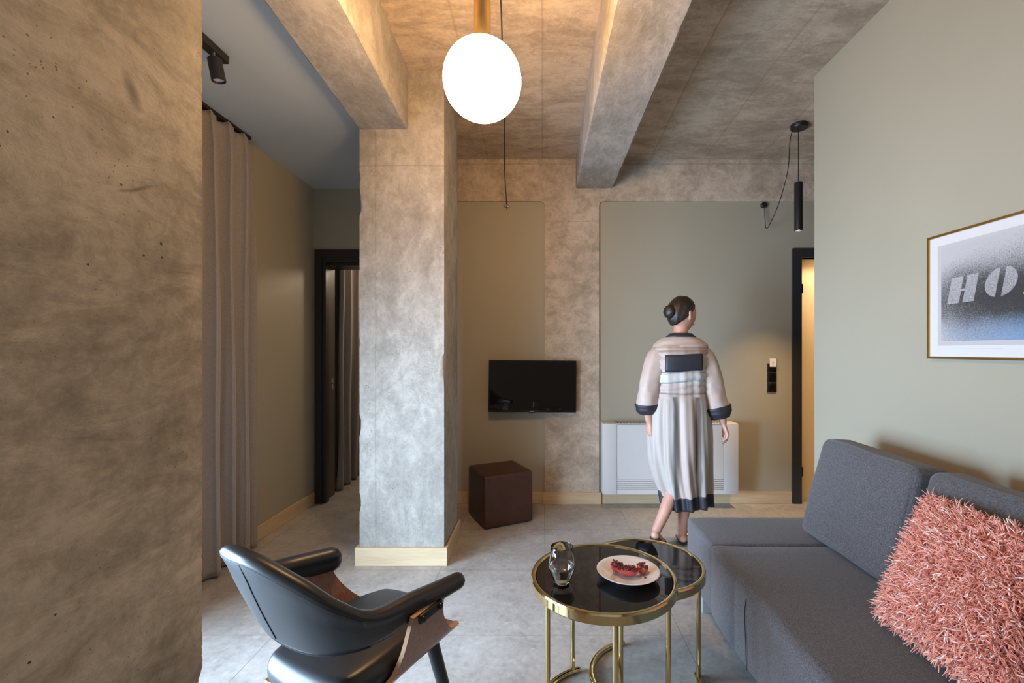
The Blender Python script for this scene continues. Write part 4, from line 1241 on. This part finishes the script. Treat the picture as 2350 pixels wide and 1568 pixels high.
# ------------------------------------------------------------------ walking person
def person():
    base = Vector((0.90, 3.0, 0.0))
    def P(x, y, z): return Vector((x, y, z))
    parts = []
    def limb(pts, rad, n=6, sides=18):
        pp = [Vector((*p, r)) if False else Vector(p) for p in pts]
        sp = spline(pp, n)
        rs = []
        for i in range(len(rad) - 1):
            rs += [rad[i] + (rad[i + 1] - rad[i]) * k / n for k in range(n)]
        rs.append(rad[-1])
        parts.append(g_tube(sp, rs, sides))
    # trunk as stacked ellipses
    def ell(cx, cy, z, rx, ry, n=32, p=2.0):
        return [Vector((cx + rx * math.copysign(abs(math.cos(a)) ** (2 / p), math.cos(a)), cy + ry * math.copysign(abs(math.sin(a)) ** (2 / p), math.sin(a)), z)) for a in [2 * PI * i / n for i in range(n)]]
    trunk = [(0.915, 3.0, 0.74, 0.10, 0.08), (0.915, 3.0, 0.80, 0.155, 0.11), (0.912, 3.0, 0.88, 0.165, 0.115), (0.908, 3.0, 0.96, 0.145, 0.10), (0.905, 3.0, 1.03, 0.125, 0.09),
             (0.904, 2.995, 1.12, 0.140, 0.10), (0.904, 2.99, 1.22, 0.158, 0.105), (0.904, 2.985, 1.29, 0.165, 0.09), (0.905, 2.985, 1.335, 0.125, 0.065), (0.906, 2.988, 1.365, 0.055, 0.052)]
    parts.append(g_loft([ell(*t) for t in trunk]))
    limb([(0.906, 2.988, 1.33), (0.910, 2.995, 1.40), (0.918, 3.005, 1.45)], [0.055, 0.047, 0.048])
    # arms
    sh_r, sh_l = P(1.035, 2.985, 1.255), P(0.775, 2.985, 1.255)
    limb([sh_r, (1.105, 2.965, 1.17), (1.130, 2.955, 1.05), (1.150, 2.945, 0.93), (1.168, 2.945, 0.815)], [0.046, 0.042, 0.036, 0.033, 0.023])
    limb([sh_l, (0.715, 2.965, 1.17), (0.690, 2.950, 1.05), (0.685, 2.965, 0.93), (0.700, 2.985, 0.815)], [0.046, 0.043, 0.036, 0.033, 0.023])
    # hands: palm, four unequal fingers with bends, thumb
    def hand(w, d, out, back, curl):
        """w wrist, d hand direction, out across the knuckles towards the little finger side, back = back of the hand"""
        d, out, back = d.normalized(), out.normalized(), back.normalized()
        palm = []
        for t, hw, ht in ((-0.01, 0.021, 0.016), (0.015, 0.026, 0.016), (0.045, 0.034, 0.015), (0.075, 0.037, 0.0135), (0.086, 0.034, 0.011)):
            c = w + d * t
            palm.append([c + out * hw * math.cos(a) + back * ht * math.sin(a) for a in [2 * PI * i / 18 for i in range(18)]])
        parts.append(g_loft(palm))
        for k, (L, o) in enumerate(((0.066, -0.027), (0.074, -0.009), (0.069, 0.009), (0.054, 0.026))):
            p = w + d * (0.078 - 0.004 * abs(k - 1.3)) + out * o
            pts = [p - d * 0.012]; ang = curl * (0.35 + 0.06 * k)
            dd = d.copy()
            pts.append(p.copy())
            for fr in (0.45, 0.32, 0.23):
                dd = (dd * math.cos(ang) - back * math.sin(ang)).normalized()
                # rotate about 'out'
                p = p + dd * L * fr; pts.append(p.copy()); ang = curl * (0.75 + 0.08 * k)
            parts.append(g_tube(spline(pts, 3), [0.0092 - 0.0026 * i / (3 * (len(pts) - 1)) for i in range(3 * (len(pts) - 1) + 1)], 12))
        p = w + d * 0.022 - out * 0.020
        pts = [p, p + d * 0.026 - out * 0.024 - back * 0.008, p + d * 0.052 - out * 0.028 - back * 0.020, p + d * 0.070 - out * 0.020 - back * 0.030]
        parts.append(g_tube(spline(pts, 3), [0.0125 - 0.0045 * i / 9 for i in range(10)], 12))
    hand(P(1.168, 2.945, 0.812), Vector((0.34, -0.08, -0.94)), Vector((-0.25, -0.95, 0.0)), Vector((0.94, -0.25, 0.33)), 0.95)
    hand(P(0.700, 2.985, 0.812), Vector((0.02, 0.20, -0.97)), Vector((0.25, -0.95, -0.10)), Vector((-0.94, -0.25, 0.0)), 0.55)
    # legs: right one under the body, left one trailing with the heel lifted
    limb([(0.975, 3.01, 0.82), (0.965, 3.03, 0.66), (0.945, 3.045, 0.47), (0.938, 3.015, 0.33), (0.930, 3.005, 0.20), (0.925, 3.015, 0.085)], [0.085, 0.072, 0.051, 0.050, 0.038, 0.030])
    limb([(0.865, 3.00, 0.82), (0.880, 3.01, 0.66), (0.900, 3.00, 0.475), (0.842, 2.950, 0.365), (0.785, 2.908, 0.26), (0.722, 2.875, 0.150)], [0.085, 0.072, 0.051, 0.050, 0.038, 0.030])
    limb([(0.924, 2.990, 0.045), (0.935, 3.06, 0.045), (0.962, 3.125, 0.032), (0.982, 3.175, 0.022)], [0.030, 0.034, 0.030, 0.018])
    limb([(0.708, 2.855, 0.125), (0.732, 2.890, 0.085), (0.765, 2.945, 0.040), (0.790, 2.985, 0.024)], [0.028, 0.032, 0.030, 0.018])
    # head: egg with jaw, nose, brow and ears, turned to the right
    hc = P(0.925, 3.008, 1.515); yaw = math.radians(-62)      # face looks along (sin, cos): to the right and away
    HV, HF = [], []
    nu, nv = 40, 30
    for j in range(nv + 1):
        th = PI * j / nv; z = math.cos(th)
        for i in range(nu):
            a = 2 * PI * i / nu        # a = 0 is the face direction
            x, y = math.sin(th) * math.sin(a), math.sin(th) * math.cos(a)
            rx, ry, rz = 0.074, 0.096, 0.110
            if z < 0:
                k = -z
                rx *= 1 - 0.28 * k ** 1.5; ry *= 1 - 0.14 * k ** 1.6
            px, py, pz = x * rx, y * ry, z * rz
            if y > 0:
                py += 0.004 * y
                # nose, brow, chin, eye sockets, mouth
                py += 0.024 * math.exp(-((px / 0.010) ** 2) - ((pz + 0.026) / 0.018) ** 2) + 0.010 * math.exp(-((px / 0.009) ** 2) - ((pz + 0.004) / 0.02) ** 2)
                py += 0.005 * math.exp(-((px / 0.04) ** 2) - ((pz - 0.022) / 0.012) ** 2)
                py -= 0.007 * math.exp(-(((abs(px) - 0.031) / 0.014) ** 2) - ((pz - 0.001) / 0.012) ** 2)
                py += 0.012 * math.exp(-((px / 0.02) ** 2) - ((pz + 0.098) / 0.02) ** 2)
                py += 0.006 * math.exp(-((px / 0.022) ** 2) - ((pz + 0.060) / 0.008) ** 2)
            else: py -= 0.008 * math.exp(-((pz - 0.02) / 0.06) ** 2)
            HV.append(hc + Matrix.Rotation(yaw, 3, 'Z') @ Vector((px, py, pz)))
    for j in range(nv):
        for i in range(nu):
            i2 = (i + 1) % nu
            HF.append((j * nu + i, j * nu + i2, (j + 1) * nu + i2, (j + 1) * nu + i))
    parts.append((HV, HF))
    def HP(x, y, z): return hc + Matrix.Rotation(yaw, 3, 'Z') @ Vector((x, y, z))
    for s in (-1, 1):
        pts = [HP(s * 0.073, -0.004, -0.030), HP(s * 0.080, -0.012, -0.012), HP(s * 0.083, -0.018, 0.010), HP(s * 0.078, -0.008, 0.020), HP(s * 0.075, 0.002, 0.008)]
        parts.append(g_tube(spline(pts, 4), 0.0075, 10))
    # union into one continuous skin
    V, F = join(*parts)
    me = bpy.data.meshes.new('raw'); me.from_pydata([tuple(p - base) for p in V], [], F)
    tmp = bpy.data.objects.new('raw', me); COL.objects.link(tmp)
    bm = bmesh.new(); bm.from_mesh(me); bmesh.ops.recalc_face_normals(bm, faces=bm.faces); bm.to_mesh(me); bm.free()
    md = tmp.modifiers.new('r', 'REMESH'); md.mode = 'VOXEL'; md.voxel_size = 0.0048
    sm = tmp.modifiers.new('s', 'SMOOTH'); sm.iterations = 3; sm.factor = 0.5
    dg = bpy.context.evaluated_depsgraph_get()
    body = bpy.data.meshes.new_from_object(tmp.evaluated_get(dg))
    bpy.data.objects.remove(tmp, do_unlink=True)
    body.name = 'person'; body.materials.clear(); body.materials.append(M['skin'])
    for p in body.polygons: p.use_smooth = True
    o = bpy.data.objects.new('person', body); COL.objects.link(o); o.location = base
    tag(o, 'person with short dark hair walking away in a cream dress with black trim', 'person')
    # ---- face details
    for s in (-1, 1):
        ev = link_mesh('eye', *ico(HP(s * 0.031, 0.0755, 0.001), 0.0115, 2), M['eye'], o)
        link_mesh('iris', *ico(HP(s * 0.031, 0.0825, 0.001), 0.0056, 2), M['iris'], ev)
    link_mesh('lips', *g_tube(spline([HP(-0.021, 0.083, -0.061), HP(-0.009, 0.0945, -0.060), HP(0.0, 0.0955, -0.061), HP(0.009, 0.0945, -0.060), HP(0.021, 0.083, -0.061)], 4), [0.002 + 0.003 * math.sin(PI * i / 16) for i in range(17)], 10), M['lips'], o)
    # ---- hair: cap over crown and nape with a small bun
    V, F = [], []
    nu, nv = 48, 22
    for j in range(nv + 1):
        for i in range(nu):
            a = 2 * PI * i / nu
            front = (1 + math.cos(a)) / 2                       # 1 at the face
            low = math.radians(128 - 70 * front ** 0.9)
            th = low * j / nv
            x, y, z = math.sin(th) * math.sin(a), math.sin(th) * math.cos(a), math.cos(th)
            k = 1 + 0.035 * noise.noise(Vector((x * 3, y * 3, z * 2))) + 0.02 * math.sin(a * 13 + z * 5) * math.sin(th) ** 2
            tail = 1 - 0.10 * (j / nv) ** 6
            V.append(HP(x * 0.088 * k * tail, y * 0.108 * k * tail - 0.006, z * 0.124 * k + 0.003))
    for j in range(nv):
        for i in range(nu):
            i2 = (i + 1) % nu
            F.append((j * nu + i, j * nu + i2, (j + 1) * nu + i2, (j + 1) * nu + i))
    h = link_mesh('hair', V, F, M['hair'], o, angle=180)
    md = h.modifiers.new('t', 'SOLIDIFY'); md.thickness = 0.012; md.offset = -1
    bv, bf = ico((0, 0, 0), 1, 3)
    bun = []
    for p in bv:
        p = Vector(p); k = 1 + 0.06 * math.sin(9 * math.atan2(p.x, p.z) + 4 * p.y)
        bun.append(HP(p.x * 0.042 * k, -0.118 + p.y * 0.030 * k, 0.018 + p.z * 0.044 * k))
    link_mesh('hair_bun', bun, bf, M['hair'], o, angle=180)
    # ---- dress: bodice and skirt in one cloth, pleated below the waist
    nth = 120
    rows = [(1.388, 0.908, 2.990, 0.066, 0.060, 0), (1.370, 0.906, 2.988, 0.090, 0.070, 0), (1.350, 0.905, 2.986, 0.136, 0.080, 0), (1.325, 0.905, 2.985, 0.168, 0.092, 0.0), (1.295, 0.904, 2.985, 0.178, 0.102, 0.001),
            (1.25, 0.904, 2.985, 0.174, 0.115, 0.002), (1.20, 0.903, 2.987, 0.186, 0.120, 0.003), (1.14, 0.902, 2.99, 0.172, 0.118, 0.003), (1.08, 0.902, 2.994, 0.168, 0.118, 0.004), (1.02, 0.902, 2.998, 0.172, 0.122, 0.004), (0.985, 0.902, 3.0, 0.176, 0.126, 0.004),
            (0.95, 0.902, 3.0, 0.186, 0.134, 0.008), (0.85, 0.900, 3.0, 0.194, 0.146, 0.009), (0.72, 0.902, 3.0, 0.197, 0.152, 0.011), (0.58, 0.908, 3.0, 0.193, 0.154, 0.013), (0.45, 0.922, 3.0, 0.174, 0.148, 0.014), (0.37, 0.936, 3.0, 0.158, 0.142, 0.014), (0.335, 0.940, 3.0, 0.150, 0.138, 0.014)]
    def row_at(z):
        for a, b in zip(rows, rows[1:]):
            if a[0] >= z >= b[0]:
                t = (a[0] - z) / (a[0] - b[0]); return [a[k] + (b[k] - a[k]) * t for k in range(6)]
        return list(rows[-1] if z < rows[-1][0] else rows[0])
    def dress_pt(z, a, grow=0.0):
        _, cx, cy, rx, ry, pl = row_at(z)
        pw = 2.3
        c, s = math.cos(a), math.sin(a)
        k = 1.0 / ((abs(c) ** pw + abs(s) ** pw) ** (1 / pw))
        ple = pl * (math.sin(11 * a + 0.8 * math.sin(3 * z * 2)) + 0.5 * math.sin(23 * a + 1.3))
        fold = 0.0
        if 0.98 < z < 1.34:      # soft horizontal folds over back and waist
            fold = 0.0050 * math.sin(z * 150 + 1.2 * math.sin(2 * a)) * (0.4 + 0.6 * abs(math.sin(a)))
        return Vector((cx + (rx + grow + ple + fold) * c * k, cy + (ry + grow + ple + fold) * s * k, z + 0.010 * math.sin(2 * a + z * 9) * (1 if z < 1.3 else 0)))
    zs = []
    z = 1.388
    while z > 0.345: zs.append(z); z -= 0.009
    zs.append(0.342)
    V, F = g_loft([[dress_pt(z, 2 * PI * i / nth) for i in range(nth)] for z in zs], cap=False)
    d = link_mesh('dress', V, F, M['robe'], o, angle=180)
    md = d.modifiers.new('t', 'SOLIDIFY'); md.thickness = 0.004; md.offset = 0
    # the dress pattern is laid out about the person's own axis: local x runs across the back
    V, F = g_loft([[dress_pt(0.352, 2 * PI * i / nth, 0.001 - 0.0004 * k) + Vector((0.010 * k / 8, 0, -0.0105 * k)) for i in range(nth)] for k in range(9)], cap=False)
    hm = link_mesh('hem', V, F, M['silk_black'], o, angle=180); md = hm.modifiers.new('t', 'SOLIDIFY'); md.thickness = 0.004; md.offset = 0
    hm['label'] = 'black hem band'
    # square black back panel and white sash
    PV = []
    for j in range(9):
        for i in range(17):
            a = math.radians(-90 - 40 + 80 * i / 16)
            # keep straight sides
            x = -0.118 + 0.236 * i / 16
            z = 1.150 + 0.105 * j / 8
            _, cx, cy, rx, ry, _ = row_at(z)
            yy = cy - (ry + 0.009) * (max(0.0, 1 - (abs(x) / (rx + 0.009)) ** 2.3)) ** (1 / 2.3)
            PV.append((cx - 0.008 + x, yy, z + 0.004 * math.sin(x * 16)))
    PF = [(j * 17 + i, j * 17 + i + 1, (j + 1) * 17 + i + 1, (j + 1) * 17 + i) for j in range(8) for i in range(16)]
    pn = link_mesh('sash_panel', PV, PF, M['silk_black'], o, angle=180); md = pn.modifiers.new('t', 'SOLIDIFY'); md.thickness = 0.008; md.offset = 0
    V, F = g_loft([[dress_pt(1.135 - 0.055 * k / 6, 2 * PI * i / nth, 0.004 + 0.006 * math.sin(PI * k / 6)) for i in range(nth)] for k in range(7)], cap=False)
    sa = link_mesh('sash', V, F, M['silk_white'], o, angle=180); md = sa.modifiers.new('t', 'SOLIDIFY'); md.thickness = 0.004; md.offset = 0
    V, F = g_loft([[dress_pt(1.392 - 0.012 * k, 2 * PI * i / nth, 0.003) for i in range(nth)] for k in range(3)], cap=False)
    co = link_mesh('collar', V, F, M['silk_black'], o, angle=180); md = co.modifiers.new('t', 'SOLIDIFY'); md.thickness = 0.005; md.offset = 0
    # wide sleeves and black cuffs
    def sleeve(pts, rad, m, name):
        sp = spline(pts, 8); rs = []
        for i in range(len(rad) - 1):
            rs += [rad[i] + (rad[i + 1] - rad[i]) * k / 8 for k in range(8)]
        rs.append(rad[-1])
        rings = []
        for i, (p, rr) in enumerate(zip(sp, rs)):
            t = (sp[min(i + 1, len(sp) - 1)] - sp[max(i - 1, 0)]).normalized()
            u = Vector((1, 0, 0)); u = (u - t * u.dot(t)).normalized(); w = t.cross(u)
            rings.append([p + u * rr * math.cos(a) * (1 + 0.04 * math.sin(5 * a + i * 0.25) + 0.07 * noise.noise(Vector((math.cos(a) * 1.6, math.sin(a) * 1.6, i * 0.22)))) + w * rr * 0.82 * math.sin(a) * (1 + 0.05 * math.sin(4 * a + i * 0.2) + 0.07 * noise.noise(Vector((math.cos(a) * 1.6 + 7, math.sin(a) * 1.6, i * 0.22)))) for a in [2 * PI * k / 40 for k in range(40)]])
        V, F = g_loft(rings, cap=False)
        s = link_mesh(name, V, F, m, o, angle=180); md = s.modifiers.new('t', 'SOLIDIFY'); md.thickness = 0.004; md.offset = 0
        return s
    R_ = [(0.925, 2.985, 1.272), (0.990, 2.984, 1.262), (1.052, 2.976, 1.225), (1.098, 2.962, 1.10), (1.115, 2.955, 1.00), (1.134, 2.950, 0.905)]
    sleeve(R_, [0.054, 0.070, 0.076, 0.068, 0.068, 0.080], M['silk'], 'sleeve')
    sleeve([(1.1315, 2.950, 0.918), (1.141, 2.948, 0.880), (1.149, 2.947, 0.845)], [0.086, 0.081, 0.062], M['silk_black'], 'cuff')
    L_ = [(0.885, 2.985, 1.272), (0.820, 2.984, 1.262), (0.758, 2.976, 1.225), (0.708, 2.960, 1.10), (0.690, 2.958, 1.00), (0.684, 2.965, 0.925)]
    sleeve(L_, [0.054, 0.070, 0.076, 0.068, 0.066, 0.074], M['silk'], 'sleeve')
    sleeve([(0.684, 2.965, 0.938), (0.686, 2.970, 0.905), (0.690, 2.975, 0.875)], [0.081, 0.076, 0.060], M['silk_black'], 'cuff')
    # flat black shoes
    def shoe(pts, rad):
        sp = spline(pts, 6); rs = []
        for i in range(len(rad) - 1): rs += [rad[i] + (rad[i + 1] - rad[i]) * k / 6 for k in range(6)]
        rs.append(rad[-1])
        v, f = g_tube(sp, rs, 20)
        out = []
        n_ = 20
        for p in v:
            p = Vector(p); t = min(range(len(sp)), key=lambda q: (sp[q] - p).length)
            top = sp[t].z + (0.006 if t > len(sp) * 0.62 else -0.008)
            p.z = min(p.z, top + 0.02 if t > len(sp) * 0.62 else top)
            out.append(Vector((p.x, p.y, max(p.z, 0.001))))
        link_mesh('shoe', out, f, M['bezel'], o, angle=80)
    shoe([(0.923, 2.982, 0.040), (0.935, 3.06, 0.038), (0.962, 3.125, 0.030), (0.985, 3.182, 0.022)], [0.036, 0.040, 0.037, 0.022])
    shoe([(0.703, 2.848, 0.118), (0.730, 2.888, 0.080), (0.765, 2.945, 0.034), (0.794, 2.990, 0.022)], [0.034, 0.038, 0.036, 0.022])
person()
